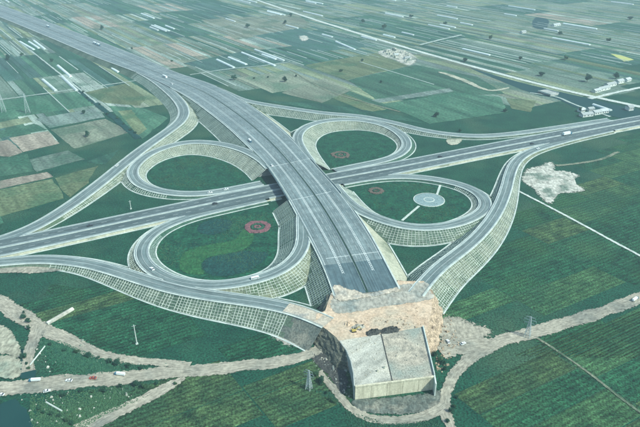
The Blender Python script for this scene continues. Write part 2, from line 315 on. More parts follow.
i0 = ((main.c - P(290, 163, 9.5)[:2]) ** 2).sum(1).argmin(); i1 = ((main.c - P(311, 197, 9.5)[:2]) ** 2).sum(1).argmin()
main.gap[min(i0, i1):max(i0, i1) + 1] = True; G0, G1 = min(i0, i1), max(i0, i1)

ew = Road('ew', [(-90, 265.5, 1.7), (0, 248, 1.7), (60, 235.5, 1.7), (120, 222.5, 1.7), (200, 205.6, 1.7), (271, 191, 1.7), (332, 179.3, 1.7), (400, 166.8, 1.7), (470, 153, 1.7), (540, 139.5, 1.7), (640, 120.5, 1.7), (730, 105, 1.7)], hw=13.0, sig=10)

nw_slip = Road('nw_slip', [(98, 56, 5.5), (125, 65, 6.2), (150, 77, 7.0), (169, 91, 7.4), (180.5, 103, 7.4), (184, 113, 7.2), (179.5, 122, 6.9), (168, 131, 6.4), (141, 150, 5.4), (121, 166, 4.6), (100, 183, 3.8), (69, 206, 2.7), (35, 226.5, 1.9), (0, 240, 1.6), (-60, 257, 1.6)], hw=6.0)
ne_slip = Road('ne_slip', [(195, 81, 7.4), (218, 89, 7.9), (242, 99.5, 7.6), (264, 104.3, 7.2), (290, 108.3, 6.6), (324, 113.2, 6), (362, 116.5, 5.2), (395, 123.0, 4.2), (420, 129.5, 3.2), (447, 134, 2.4), (480, 136, 1.8), (515, 133.5, 1.6), (560, 127.2, 1.6), (610, 119.5, 1.6)], hw=4.6)
se_slip = Road('se_slip', [(610, 130, 1.6), (575, 138, 1.6), (545, 146.3, 1.6), (527, 153, 1.9), (515.5, 162, 2.4), (510, 174, 3.0), (507, 186, 3.8), (503, 198, 4.7), (497, 211, 5.6), (488, 224.5, 6.5), (476, 238, 7.3), (460, 251.5, 8.0), (442, 265, 8.6), (431, 275.5, 9.0), (422, 286, 9.15), (416, 294, 9.15)], hw=4.6)
sw_slip = Road('sw_slip', [(-80, 274, 1.6), (-30, 265.5, 1.6), (0, 262, 1.6), (41, 259, 2.0), (83, 262.5, 3), (110, 269, 4), (140, 278.5, 5), (170, 287.5, 5.8), (205, 294.5, 6.6), (245, 300, 7.4), (283, 306.5, 8.2), (312, 315.5, 9), (328, 323, 9.2)], hw=5.2)
nw_loop = Road('nw_loop', [(271, 168, 9.4), (261, 159, 9.3), (245, 150.5, 9), (224, 144.5, 8.5), (200, 141.8, 8), (177, 144, 7.2), (152, 152.5, 6), (136, 164.5, 4.9), (132.5, 174.5, 4.2), (141, 184.5, 3.4), (160, 191, 2.6), (183, 193.8, 2), (208, 193, 1.6), (235, 188.5, 1.6), (262, 183, 1.6)], hw=4.6, sig=3)
ne_loop = Road('ne_loop', [(311, 163, 9.4), (302, 150, 9.4), (297.5, 139, 9.3), (301, 130.5, 9.1), (311.5, 124.3, 8.6), (330, 120.3, 8), (360, 120.0, 7), (386, 125.5, 5.5), (402, 135, 4), (407, 145, 3), (399, 154.5, 2.2), (380, 161, 1.7), (355, 166.2, 1.6), (335, 170.5, 1.6)], hw=4.6, sig=3)
sw_loop = Road('sw_loop', [(303.5, 211, 9.4), (302.8, 222, 9.4), (303.5, 234, 9.3), (302, 247, 9), (292, 262, 8.6), (272, 274, 8), (245, 281.5, 7), (212, 285.5, 6), (176, 281, 5), (150, 268, 4), (141, 253, 3.2), (147, 239, 2.6), (163, 227, 2), (190, 216.5, 1.6), (225, 208, 1.6), (265, 199, 1.6)], hw=4.6, sig=3)
se_loop = Road('se_loop', [(333, 185, 9.4), (345, 199, 9.3), (358, 209.5, 9.1), (378, 218.5, 8.8), (400, 225, 8.3), (420, 227.5, 7.6), (441, 226.5, 6.6), (463, 221.5, 5.6), (480, 213.0, 4.6), (486, 204.0, 3.8), (480, 194, 3), (464, 185.7, 2.4), (441, 180, 2), (415, 176.8, 1.6), (390, 176.5, 1.6), (365, 179, 1.6), (342, 183, 1.6)], hw=4.6, sig=3)

def band(road, o0, o1, dz, i0=0, i1=None, frac=False, depth=0.0, mask=None, mb=None, step=1):
    b = mb or MB(); i1 = road.n - 1 if i1 is None else i1
    for i in range(i0, i1, step):
        if mask is not None and (mask[i] or mask[min(i + 1, road.n - 1)]): continue
        k = road.hw if frac else np.ones(road.n); j = min(i + step, i1)
        a0, a1, b0, b1 = road.pt(i, o0 * k[i], dz), road.pt(i, o1 * k[i], dz), road.pt(j, o0 * k[j], dz), road.pt(j, o1 * k[j], dz)
        b.quad(a0, b0, b1, a1) if o0 < o1 and False else b.add([a0, a1, b1, b0], [(0, 3, 2, 1)] if o1 > o0 else [(0, 1, 2, 3)])
        if depth:
            d = np.array([0, 0, depth]); b.add([a0, b0, b0 - d, a0 - d, a1, b1, b1 - d, a1 - d], [(0, 1, 2, 3), (4, 7, 6, 5)])
    return b
def carriageway(name, road, i0, i1, m, parent):
    nL = 9; f = np.linspace(-1, 1, nL); V_ = [road.pt(i, k * road.hw[i]) for i in range(i0, i1 + 1) for k in f]; UV = [((i) * road.ds, k * road.hw[i]) for i in range(i0, i1 + 1) for k in f]
    F_ = [(a * nL + k, (a + 1) * nL + k, (a + 1) * nL + k + 1, a * nL + k + 1) for a in range(i1 - i0) for k in range(nL - 1)]
    b = MB(); b.add(V_, F_); o = b.build(name, m, parent); uv = o.data.uv_layers.new(name='UVMap'); li = np.zeros(len(o.data.loops), int); o.data.loops.foreach_get('vertex_index', li)
    uv.data.foreach_set('uv', np.array(UV)[li].ravel()); return o
def dashes(road, off, on=2, period=5, wid=.25, dz=.035, i0=0, i1=None, frac=True, mb=None):
    b = mb or MB(); i1 = road.n - 1 if i1 is None else i1
    for i in range(i0, i1 - on, period):
        k = road.hw if frac else np.ones(road.n)
        for j in range(i, i + on):
            b.quad(road.pt(j, off * k[j] - wid / 2, dz), road.pt(j + 1, off * k[j + 1] - wid / 2, dz), road.pt(j + 1, off * k[j + 1] + wid / 2, dz), road.pt(j, off * k[j] + wid / 2, dz))
    return b

def embank(road, root, side, slope_mat='slope', lattice=True, rows_sp=2.05, rail=True, kerb=True, toe=True, i0=0, i1=None, lat_range=None, width=1.0, toe_from=0, lat_mat='lattice', end_mat=None):
    "everything on one side of a road: earth slope, lattice, kerb, guard rail, toe channel"
    i1 = road.n - 1 if i1 is None else i1; n = road.n
    # slope surface
    b = MB(); K = 4
    W = np.maximum(road.z * SLOPE, .3)
    grid = np.array([[road.pt(i, side * (road.hw[i] + W[i] * k / K), -.03 - road.z[i] * k / K - (.15 if k == K else 0)) for k in range(K + 1)] for i in range(n)])
    cen = (grid[:-1, :-1] + grid[1:, :-1] + grid[:-1, 1:] + grid[1:, 1:]) / 4; cf = cen.reshape(-1, 3); bad = np.zeros(len(cf), bool)
    for o in ROADS:
        if o is road: continue
        ii, lat, ok = o.locate(cf[:, :2]); bad |= ok & (lat < o.hw[ii] + .2) & (cf[:, 2] > o.z[ii] - .6)
        if o is main: bad |= ok & main.gap[ii] & (lat < main.hw[ii] + 1)
    bad = bad.reshape(cen.shape[:2])
    for i in range(i0, i1):
        if road.gap[i] and road.gap[i + 1]: continue
        for k in range(K):
            if bad[i, k]: continue
            q = [grid[i, k], grid[i, k + 1], grid[i + 1, k + 1], grid[i + 1, k]]
            b.add(q, [(0, 1, 2, 3)] if side < 0 else [(3, 2, 1, 0)], 1 if end_mat and i > lat_range[1] + 2 * math.sin(k * 2.1) else 0)
    b.build('earth_slope', [M[slope_mat]] + ([M[end_mat]] if end_mat else []), root, smooth=True)
    edge = np.array([road.pt(i, side * (road.hw[i] + .1)) for i in range(n)]); hid = on_other(road, edge, -.2)
    if kerb: band(road, side * 1, side * 1, 0, mask=hid) if False else None
    if kerb:
        kb = MB()
        for i in range(i0, i1):
            if hid[i] or hid[i + 1]: continue
            a0, a1, c0, c1 = road.pt(i, side * (road.hw[i] - .15), .14), road.pt(i, side * (road.hw[i] + width), .14), road.pt(i + 1, side * (road.hw[i + 1] - .15), .14), road.pt(i + 1, side * (road.hw[i + 1] + width), .14)
            d = np.array([0, 0, .3]); kb.add([a0, a1, c1, c0, a0 - d, a1 - d, c1 - d, c0 - d], [(0, 1, 2, 3) if side > 0 else (3, 2, 1, 0), (0, 3, 7, 4), (1, 5, 6, 2)])
        kb.build('kerb', M['kerb'], root)
    if rail:
        rb = MB()
        for i in range(i0, i1):
            if hid[i] or hid[i + 1] : continue
            rb.bar(road.pt(i, side * (road.hw[i] - .35), .62), road.pt(i + 1, side * (road.hw[i + 1] - .35), .62), .12, .32)
            if i % 2 == 0: rb.bar(road.pt(i, side * (road.hw[i] - .30), -.05), road.pt(i, side * (road.hw[i] - .30), .8), .14, .14)
        rb.build('guard_rail', M['steel'], root)
    if toe:
        tp = np.array([[*road.pt(i, side * (road.hw[i] + W[i] + .6))[:2], .2] for i in range(n)]); th = on_other(road, tp, .5, 30)
        tb = MB()
        for i in range(i0, i1):
            if th[i] or th[i + 1] or road.gap[i] or i < toe_from: continue
            a = [np.array([*road.pt(j, side * (road.hw[j] + W[j] + o))[:2], .28]) for j in (i, i + 1) for o in (.15, 1.15)]
            d = np.array([0, 0, .4]); tb.add([a[0], a[1], a[3], a[2], a[0] - d, a[1] - d, a[3] - d, a[2] - d], [(0, 1, 2, 3) if side > 0 else (3, 2, 1, 0), (0, 3, 7, 4), (1, 5, 6, 2)])
        if tb.f: tb.build('toe_channel', M['kerb'], root)
    if lattice:
        lb = MB(); lo, hi = lat_range or (0, n - 1)
        def sp(i, f): return road.pt(i, side * (road.hw[i] + .6 + (W[i] - .9) * f), -road.z[i] * (.6 + (W[i] - .9) * f) / W[i] + .06)
        okp = {}
        FR = (0, .25, .5, .75, 1); allp = np.array([[sp(i, f) for f in FR] for i in range(n)]); BAD = on_other(road, allp.reshape(-1, 3), .6, 30).reshape(n, 5)
        for i in range(lo, hi):
            if road.z[i] < 2.3 or (road.gap[i]): continue
            fs = np.linspace(0, 1, max(2, int(round(W[i] * 1.2 / rows_sp)) + 1))
            bad = BAD[i]
            good = [f for f, x in zip((0, .25, .5, .75, 1), bad) if not x]
            if not good: continue
            a, e = sp(i, good[0]), sp(i, good[-1]); nrm = np.array([*(road.nr[i] * side), SLOPE]); nrm /= np.linalg.norm(nrm)
            if len(good) > 1 and rng.random() > .02: lb.bar(a + rng.normal(0, .07, 3), e + rng.normal(0, .10, 3), .26 * rng.uniform(.8, 1.25), .36, nrm)
            okp[i] = (good[0], good[-1], nrm)
        for i in sorted(okp):
            if i + 1 not in okp: continue
            R_ = max(2, int(round(W[i] * 1.2 / rows_sp)) + 1)
            for f in np.linspace(0, 1, R_):
                if f < max(okp[i][0], okp[i + 1][0]) - 1e-6 or f > min(okp[i][1], okp[i + 1][1]) + 1e-6: continue
                rng.random() > .05 and lb.bar(sp(i, f) + rng.normal(0, .05, 3), sp(i + 1, f) + rng.normal(0, .05, 3), .24 * rng.uniform(.7, 1.2), .34, okp[i][2])
        if lb.f: lb.build('slope_lattice', M[lat_mat], root, kind='stuff')

def build_road(road, name, label, surf='asphalt', left={}, right={}, dashed=True):
    root = tag(empty(name), label, 'road', kind='structure')
    carriageway('carriageway', road, 0, road.n - 1, M[surf], root)
    for sd in (-1, 1):
        e = np.array([road.pt(i, sd * (road.hw[i] - .9)) for i in range(road.n)]); hid = on_other(road, e, -.6)
        b = MB()
        for i in range(road.n - 1):
            if hid[i] or hid[i + 1]: continue
            o0, o1 = sd * (road.hw[i] - 1.05), sd * (road.hw[i] - .75); p0, p1 = sd * (road.hw[i + 1] - 1.05), sd * (road.hw[i + 1] - .75)
            q = [road.pt(i, o0, .03), road.pt(i, o1, .03), road.pt(i + 1, p1, .03), road.pt(i + 1, p0, .03)]
            b.add(q, [(0, 1, 2, 3)] if sd > 0 else [(3, 2, 1, 0)])
        if b.f: b.build('edge_line', M['paint'], root)
        sh = MB()
        for i in range(road.n - 1):
            if hid[i] or hid[i + 1]: continue
            q = [road.pt(j, sd * (road.hw[j] - o), .018) for j, o in ((i, .72), (i, -.0), (i + 1, -.0), (i + 1, .72))]
            sh.add(q, [(0, 1, 2, 3)] if sd > 0 else [(3, 2, 1, 0)])
        if sh.f: sh.build('shoulder', M['shoulder'], root)
    if dashed:
        cen = np.array([road.pt(i, 0) for i in range(road.n)]); hc = on_other(road, cen, -.3); cl = MB()
        for i in range(road.n - 1):
            if not (hc[i] or hc[i + 1]): cl.quad(road.pt(i, -.1, .03), road.pt(i + 1, -.1, .03), road.pt(i + 1, .1, .03), road.pt(i, .1, .03))
        if cl.f: cl.build('centre_line', M['paint'], root)
    for sd in (-1, 1):
        embank(road, root, sd, **(left if sd > 0 else right))
    return root

# ramps (left = left hand side walking along the control points)
build_road(nw_slip, 'slip_ramp', 'curving slip ramp with a dry grass slope beside the brown and green fields', left=dict(slope_mat='slope_dry', rows_sp=2.4), right=dict(slope_mat='slope', lat_mat='lattice_dark', rows_sp=3.0, toe=False))
build_road(ne_slip, 'slip_ramp', 'narrow slip ramp behind the smallest loop, with a white latticed slope', left=dict(lattice=False), right=dict(slope_mat='slope_grey'))
build_road(se_slip, 'slip_ramp', 'S-shaped slip ramp with a straw-coloured outer slope beside the pale bare patch', left=dict(slope_mat='slope_dry', rows_sp=1.9), right=dict(slope_mat='slope', lat_mat='lattice_dark', rows_sp=3.0))
build_road(sw_slip, 'slip_ramp', 'slip ramp sweeping along the crop field to the unfinished end', surf='asphalt', left=dict(lattice=False), right=dict(slope_mat='slope_grey', rows_sp=2.0, end_mat='wet_mud', lat_range=(0, ((sw_slip.c - P(294, 309.5, 8.4)[:2]) ** 2).sum(1).argmin())))
build_road(nw_loop, 'loop_ramp', 'loop ramp around the plain lawn nearest the brown fields', left=dict(slope_mat='slope_dry'), right=dict(slope_mat='slope'))
build_road(ne_loop, 'loop_ramp', 'smallest loop ramp, farthest off, with a bright cream inner slope', left=dict(lattice=False), right=dict(slope_mat='slope_dry'))
build_road(sw_loop, 'loop_ramp', 'large near loop ramp around the lawn with the pink flower ring', left=dict(slope_mat='slope_dry'), right=dict(slope_mat='slope', lat_mat='lattice_dark'))
build_road(se_loop, 'loop_ramp', 'loop ramp around the lawn with the round grey plaza', left=dict(slope_mat='slope', lattice=True), right=dict(slope_mat='slope_grey', rows_sp=2.05))

# east-west highway
er = build_road(ew, 'highway', 'four-lane highway crossing from left edge to right edge under the bridge', surf='asphalt_ew', dashed=False, left=dict(lattice=False), right=dict(lattice=False, slope_mat='slope_bare'))
band(ew, -.075, .075, .16, frac=True, depth=.2).build('median_strip', M['kerb'], er)
mrail = MB()
for i in range(ew.n - 1):
    mrail.bar(ew.pt(i, 0, .75), ew.pt(i + 1, 0, .75), .5, .35)
    if i % 2 == 0: mrail.bar(ew.pt(i, 0, .1), ew.pt(i, 0, .8), .2, .2)
mrail.build('median_rail', M['steel'], er)
db = MB()
for f in (-.53, .53): dashes(ew, f, mb=db)
db.build('lane_dashes', M['paint'], er)

# main highway
mr = tag(empty('highway'), 'wide elevated highway running from the far left corner to the unfinished end', 'road', kind='structure')
NEW = ((main.c - P(352, 262, 9.5)[:2]) ** 2).sum(1).argmin(); BUILT = main.n - 1
carriageway('carriageway', main, 0, NEW, M['asphalt_main'], mr)
carriageway('new_asphalt', main, NEW, BUILT, M['asphalt_new'], mr)
band(main, -.035, .035, .10, 0, BUILT, frac=True, depth=.2).build('median_strip', M['median'], mr)
mk = MB()
for sd in (-1, 1):
    for f in (.17, .32): dashes(main, sd * f, on=3, period=5, i1=NEW, mb=mk, wid=.15)
    dashes(main, sd * .73, i1=NEW - 6, mb=mk, wid=.15)
    band(main, sd * .047, sd * .058, .035, 0, NEW, frac=True, mb=mk)
    band(main, sd * .935, sd * .950, .035, 0, NEW, frac=True, mb=mk)
    st = ((main.c - P(262, 130, 9.5)[:2]) ** 2).sum(1).argmin()
    band(main, sd * .455, sd * .466, .035, 0, NEW + 6, frac=True, mb=mk); band(main, sd * .515, sd * .526, .035, 0, NEW + 6, frac=True, mb=mk)
    for i in range(st, NEW + 6):
        h = main.hw[i]; mk.quad(main.pt(i, sd * .466 * h, .033), main.pt(i, sd * .515 * h, .033), main.pt(i, sd * .515 * h, .033) + np.array([*main.t[i] * .7, 0]), main.pt(i, sd * .466 * h, .033) + np.array([*main.t[i] * .7, 0]))
mk.build('lane_marking', M['paint'], mr)
md = MB()
for i in range(0, BUILT - 1):
    for o in (-.9, .9):
        md.bar(main.pt(i, o, .6), main.pt(i + 1, o, .6), .12, .3)
md.build('median_rail', M['steel'], mr)
for (a, b) in (((270, 167), (310, 158.5)), ((291, 200.5), (331, 191.5)), ((326, 258.5), (380, 251.5))):
    jb = MB(); A, B = P(*a, 9.54), P(*b, 9.54); jb.bar(A, B, .45, .05); jb.build('expansion_joint', M['paint'], mr)
NI = ((main.c - P(200, 95, 8)[:2]) ** 2).sum(1).argmin()
embank(main, mr, 1, slope_mat='slope_bare', lattice=False, toe_from=NI)
embank(main, mr, -1, slope_mat='slope_grey', lattice=True, lat_range=(((main.c - P(185, 95, 8)[:2]) ** 2).sum(1).argmin(), main.n - 1), toe_from=NI, lat_mat='lattice_dark')

# ------------------------------------------------------------------ overpass bridge
MID_G = (G0 + G1) // 2
br = tag(empty('overpass_bridge', (*main.c[MID_G], 0.0)), 'wide concrete overpass carrying the elevated highway over the four-lane highway', 'bridge')
BO = np.array([*main.c[MID_G], 0.0])
def rel(p): return np.asarray(p, float) - BO
gb = MB()
for i in range(G0 - 1, G1 + 1):
    for sd in (-1, 1):
        h0, h1 = main.hw[i], main.hw[i + 1]
        a, b = rel(main.pt(i, sd * (h0 + .5), -.05)), rel(main.pt(i + 1, sd * (h1 + .5), -.05)); d = np.array([0, 0, 1.9])
        a2, b2 = rel(main.pt(i, sd * .4, -.05)), rel(main.pt(i + 1, sd * .4, -.05))
        gb.add([a, b, b - d, a - d, a2, b2, b2 - d, a2 - d], [(0, 1, 2, 3), (3, 2, 6, 7), (4, 7, 6, 5)] if sd < 0 else [(3, 2, 1, 0), (7, 6, 2, 3), (5, 6, 7, 4)])
gb.build('deck', M['concrete'], br)
for sd in (-1, 1):
    pb = MB()
    for i in range(G0 - 1, G1 + 1): pb.bar(rel(main.pt(i, sd * (main.hw[i] + .35), .55)), rel(main.pt(i + 1, sd * (main.hw[i + 1] + .35), .55)), .35, 1.1)
    pb.build('parapet', M['kerb'], br)
for i in (MID_G - max(1, (G1 - G0) // 4), MID_G + max(1, (G1 - G0) // 4)):
    cb = MB(); cb.bar(rel(main.pt(i, -main.hw[i] * .9, -2.4)), rel(main.pt(i, main.hw[i] * .9, -2.4)), 1.4, 1.0); cb.build('cap_beam', M['concrete'], br)
for f in (-.8, -.48, -.16, .16, .48, .8):
    for i in (MID_G,):
        t = rel(main.pt(i, f * main.hw[i], -1.9)); q = MB(); q.tube((t[0], t[1], .2), t, .75, .75, 12); q.build('pier', M['concrete'], br)
for i, s in ((G0, 1), (G1, -1)):
    ab = MB(); h = main.hw[i]; w = main.z[i] * SLOPE
    tt = np.array([*main.t[i], 0]) * s * .4
    base = [main.pt(i, -h - w, -main.z[i]), main.pt(i, -h - .2, -.05), main.pt(i, h + .2, -.05), main.pt(i, h + w, -main.z[i])]
    A = [rel(p) for p in base] + [rel(p + tt) for p in base]
    ab.add(A, [(0, 1, 2, 3), (7, 6, 5, 4), (0, 4, 5, 1), (2, 6, 7, 3)]); ab.build('abutment', M['concrete'], br)

# ------------------------------------------------------------------ unfinished south end
def mound(name, ring, ztop, zbot, run, m, seed=1, rough=.5, K=10, parent=None, top_m=None, west_m=None):
    r = np.random.default_rng(seed); q = np.array([[p[0], p[1]] for p in ring])
    area = sum(q[i][0] * q[(i + 1) % len(q)][1] - q[(i + 1) % len(q)][0] * q[i][1] for i in range(len(q)))
    if area < 0: q = q[::-1]
    q = resample(np.vstack([q, q[:1]]), 1.2)[:-1]; n = len(q); t = np.roll(q, -1, 0) - np.roll(q, 1, 0); t /= np.linalg.norm(t, axis=1)[:, None]
    nr = np.stack([t[:, 1], -t[:, 0]], 1); b = MB(); vs = []
    for k in range(K + 1):
        f = k / K; rr = q + nr * (run * f); j = rough * (0 if k == 0 else 1)
        nz = gsmooth(r.normal(0, 1, (n + 8, 3)), 1.1)[4:-4] * j * 1.3
        for i in range(n): vs.append((rr[i][0] + nz[i, 0], rr[i][1] + nz[i, 1], ztop + (zbot - ztop) * f + (nz[i, 2] if 0 < k < K else 0)))
    fs = [(k * n + i, (k + 1) * n + i, (k + 1) * n + (i + 1) % n, k * n + (i + 1) % n) for k in range(K) for i in range(n)]
    b.add(vs, fs); b.add([(p[0], p[1], ztop) for p in q], [tuple(range(n))], 1 if top_m else 0)
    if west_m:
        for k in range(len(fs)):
            if nr[k % n][0] < -.25: b.m[k] = 2  # faces turned from the sun take the painted shade colour
    return b.build(name, [m] + ([top_m] if top_m else []) + ([west_m] if west_m else []), parent)
pz = 9.12
plat = [P(x, y, pz) for x, y in [(331, 293), (400, 281), (424, 281), (431, 292), (432, 308), (428, 327), (424, 335), (345, 349), (336, 337), (326, 329), (316, 322), (316, 314), (325, 311)]]
pf = tag(empty('earth_embankment'), 'bare pinkish earth embankment at the end of the elevated highway', 'embankment', kind='structure')
mound('earth_fill', plat, pz, -.1, 8.0, M['rocky'], 3, .6, parent=pf, top_m=M['pink_earth'], west_m=M['shade_slope'])
SP = [('gravel_apron', [(334, 297), (360, 291), (399, 285), (426, 283), (430, 291), (430, 299), (385, 306), (338, 313)], 9.2, 'gravel_e', 4), ('earth_spill', [(332, 288), (338, 285), (347, 289), (357, 291), (367, 294.5), (380, 291), (397, 287.5), (399, 290), (366, 297), (338, 300)], 9.56, 'dust_e', 5)]
si = ((sw_slip.c - P(286, 307, 8.2)[:2]) ** 2).sum(1).argmin()
band(sw_slip, -.98, .98, .06, si, frac=True).build('earth_spill', M['dust'], pf)
sz = 9.25
sl = tag(empty('unfinished_bridge_block'), 'square unfinished concrete bridge block with a tan front wall', 'bridge block')
TL, TM, TR, BR_, BM, BL = [P(x, y, sz) for x, y in [(340, 340.5), (381, 334), (423, 327), (434.5, 375.5), (392, 380.2), (355, 385.5)]]
left_c = [P(x, y, sz) for x, y in [(340, 340.5), (347, 350), (351.5, 361), (354, 373), (355, 385.5)]]
def slab(name, ring, m, z=sz, th=1.0):
    return poly_obj(name, ring, z, m, sl, thick=th)
def between(a, b, f): return a + (b - a) * f
slab('deck_slab', [p for p in left_c] + [between(BL, BM, .985), between(TL, TM, .985)], M['slab_grey'])
slab('deck_slab', [between(TM, TR, .015), between(BM, BR_, .015), BR_, TR], M['slab_warm'])
b = MB(); b.bar(between(TM, BM, -.01) - [0, 0, .55], between(TM, BM, 1.0) - [0, 0, .55], 1.6, .9); b.build('joint_gap', M['rubble'], sl)
def wall(name, a, b_, z0, z1, th, m, off=0.0):
    q = MB(); a = np.asarray(a, float); b_ = np.asarray(b_, float); t = (b_ - a)[:2]; t /= np.linalg.norm(t); n = np.array([t[1], -t[0]])
    c = [a[:2] + n * off, b_[:2] + n * off, b_[:2] + n * (off + th), a[:2] + n * (off + th)]
    q.add([(*p, z0) for p in c] + [(*p, z1) for p in c], [(3, 2, 1, 0), (4, 5, 6, 7), (0, 1, 5, 4), (1, 2, 6, 5), (2, 3, 7, 6), (3, 0, 4, 7)][:6])
    return q.build(name, m, sl)
BMx = BM
for k in range(5):                                       # shuttered wall panels of the front face
    wall('front_wall_panel', between(BL, BR_, k / 5 + .002), between(BL, BR_, (k + 1) / 5 - .002), -.1, sz - .05, .6, M['tan_wall'], .05)
wall('capping_beam', BL, BR_, sz - .7, sz + .12, .9, M['tan_wall'], .03)
for a, b_ in zip(left_c[:-1], left_c[1:]): wall('side_wall', a, b_, -.1, sz - .03, -.5, M['concrete'], .5)
wall('side_wall', TR, BR_, -.1, sz - .03, .5, M['concrete'], -.5)
WW = BR_ + np.array([*(BR_ - TR)[:2] / np.linalg.norm((BR_ - TR)[:2]) * 5.5, 0])
q = MB(); d = (WW - BR_)[:2]; nn = np.array([-d[1], d[0]]) / np.linalg.norm(d) * .35
q.add([(*(BR_[:2] - nn), -.1), (*(WW[:2] - nn), -.1), (*(WW[:2] - nn), sz - .6), (*(BR_[:2] - nn), sz + .4), (*(BR_[:2] + nn), -.1), (*(WW[:2] + nn), -.1), (*(WW[:2] + nn), sz - .6), (*(BR_[:2] + nn), sz + .4)],
      [(0, 1, 2, 3), (7, 6, 5, 4), (3, 2, 6, 7), (1, 5, 6, 2), (0, 3, 7, 4)]); q.build('wing_wall', M['kerb'], sl)
q = MB(); q.bar(TR + [0, 0, .5], BR_ + [0, 0, .5], .6, 1.2); q.build('parapet', M['kerb'], sl)

def heap(name, px, py, z, rx, ry, h, m, seed, label=None, cat='heap', group=None, rz=0.0, n=18, K=6, rough=.22):
    r = np.random.default_rng(seed); vs = [(0, 0, h)]; fs = []; base = P(px, py, z)
    for k in range(1, K + 1):
        f = k / K
        for i in range(n):
            a = 2 * math.pi * i / n; s = f * (1 + r.normal(0, rough * .5))
            vs.append((math.cos(a) * rx * s, math.sin(a) * ry * s, max(-.05, h * (1 - f) ** .9 + (r.normal(0, h * rough) if k < K else -.05 - h * .0))))
    for i in range(n): fs.append((0, 1 + i, 1 + (i + 1) % n))
    for k in range(K - 1):
        for i in range(n): fs.append((1 + k * n + i, 1 + (k + 1) * n + i, 1 + (k + 1) * n + (i + 1) % n, 1 + k * n + (i + 1) % n))
    b = MB(); b.add(vs, fs); o = b.build(name, m); o.location = base; o.rotation_euler.z = rz
    if label: tag(o, label, cat, group)
    return o
heap('rubble_heap', 374, 332.5, pz, 5.5, 3.0, 2.4, M['rubble'], 1, 'dark rubble heap on the pink earth, nearer the left slip ramp', rz=.3)
heap('rubble_heap', 390, 330.5, pz, 6.5, 3.0, 2.6, M['rubble'], 2, 'dark rubble heap on the pink earth, right of its twin', rz=.25)
heap('soil_heap', 358, 327, pz, 4.0, 2.6, 1.6, M['gravel'], 3, 'small grey soil heap between the excavator and the dark rubble', rz=.2)
heap('soil_heap', 349, 324, pz, 3.0, 2.4, 1.2, M['pink_earth'], 4, 'small pink soil heap just behind the yellow excavator', rz=.2)
for k in range(7):                                        # boulders down the earth bank beside the block
    pass

# ------------------------------------------------------------------ dirt roads, tracks, channels
ZL = [.30]
def dirt(name, label, pts, w, m='dirt_road', cat='track', wig=.12, seed=0, sm=3.0, lift=None):
    z = ZL[0]; ZL[0] += .012
    q = catmull(np.array([P(x, y, 0) for x, y in pts])); q = gsmooth(resample(gsmooth(resample(q, 2.0), sm), .9), 1); n = len(q); r = np.random.default_rng(seed + 11)
    t = np.gradient(q[:, :2], axis=0); t /= np.linalg.norm(t, axis=1)[:, None]; nr = np.stack([-t[:, 1], t[:, 0]], 1)
    W = np.interp(np.linspace(0, 1, n), np.linspace(0, 1, len(w)), w) if isinstance(w, (list, tuple)) else np.full(n, float(w))
    def nz(): return (gsmooth(r.normal(0, 1, (n, 1)), 5)[:, 0] * 2.0 + r.normal(0, .22, n)) * wig * np.minimum(W, 9)
    l, rr = W / 2 + nz(), W / 2 + nz(); b = MB(); vs = []; cs = []; mg = np.minimum(1.6, W * .35)
    for i in range(n):
        offs = [l[i] + mg[i], l[i] - mg[i] * .6, (l[i] - rr[i]) / 2, -rr[i] + mg[i] * .6, -rr[i] - mg[i]]
        for o, e_ in zip(offs, (0, 1, 1, 1, 0)): vs.append((*(q[i, :2] + nr[i] * o), z)); cs.append((e_, o / 10 + 1, i * .9 / 30, 1))
    fs = [(5 * i + k, 5 * i + k + 1, 5 * i + 6 + k, 5 * i + 5 + k) for i in range(n - 1) for k in range(4)]
    b.add(vs, fs); o = b.build(name, M[m + '_e']); ca = o.data.color_attributes.new('edge', 'FLOAT_COLOR', 'POINT'); ca.data.foreach_set('color', np.array(cs).ravel()); return tag(o, label, cat, kind='structure')
dirt('dirt_road', 'wide grey dirt road along the bottom left to the unfinished block', [(-40, 394), (0, 389), (50, 384), (103, 379), (160, 374), (220, 368.5), (270, 363), (305, 357), (322, 348), (332, 338)], [10, 10, 9.5, 9, 8, 6], seed=1)
dirt('dirt_track', 'pale dirt track forking down from the left edge to the dirt road', [(-20, 293), (0, 303), (20, 315), (38, 326), (55, 334), (75, 343), (97, 354), (125, 360), (165, 363), (190, 366)], [9, 10, 9, 7, 5, 4], seed=2)
dirt('dirt_track', 'short dirt track branching towards the sand beside the ditch', [(40, 325), (36, 334), (32, 345), (28, 358), (27, 372)], [8, 6, 5, 5], seed=3)
dirt('dirt_track', 'lower dirt track leaving the dirt road towards the bottom edge', [(185, 378), (165, 388), (140, 402), (118, 412), (98, 420), (80, 432)], [4, 6, 7, 8, 8], seed=4)
dirt('dirt_road', 'curving grey dirt road on the right leading to the unfinished block', [(700, 280), (640, 298), (585, 318), (530, 333), (495, 343), (470, 358), (453, 376), (446, 395), (444, 410), (452, 430)], [8.5, 9, 9, 9, 10, 7.5, 5, 5], seed=5)
dirt('dirt_track', 'muddy track curling in front of the unfinished block', [(318, 372), (330, 385), (343, 401), (356, 414), (375, 420), (405, 420.5), (430, 416), (446, 404)], [3, 4, 4.5, 5, 5], seed=6)
dirt('dirt_apron', 'worn dirt between the earth bank and the right dirt road', [(440, 352), (462, 347), (490, 343)], [10, 14, 8], seed=7, wig=.2)
dirt('field_path', 'thin green path between the crop fields in the bottom right', [(537, 338), (560, 353), (590, 374), (620, 398), (650, 420)], 1.3, m='slope_dry', seed=8)
dirt('concrete_channel', 'straight white concrete channel running from the bare patch to the right edge', [(518, 191), (545, 205), (580, 223.5), (610, 240), (640, 256), (680, 278)], 2.0, m='path', cat='channel', wig=.03, seed=9)
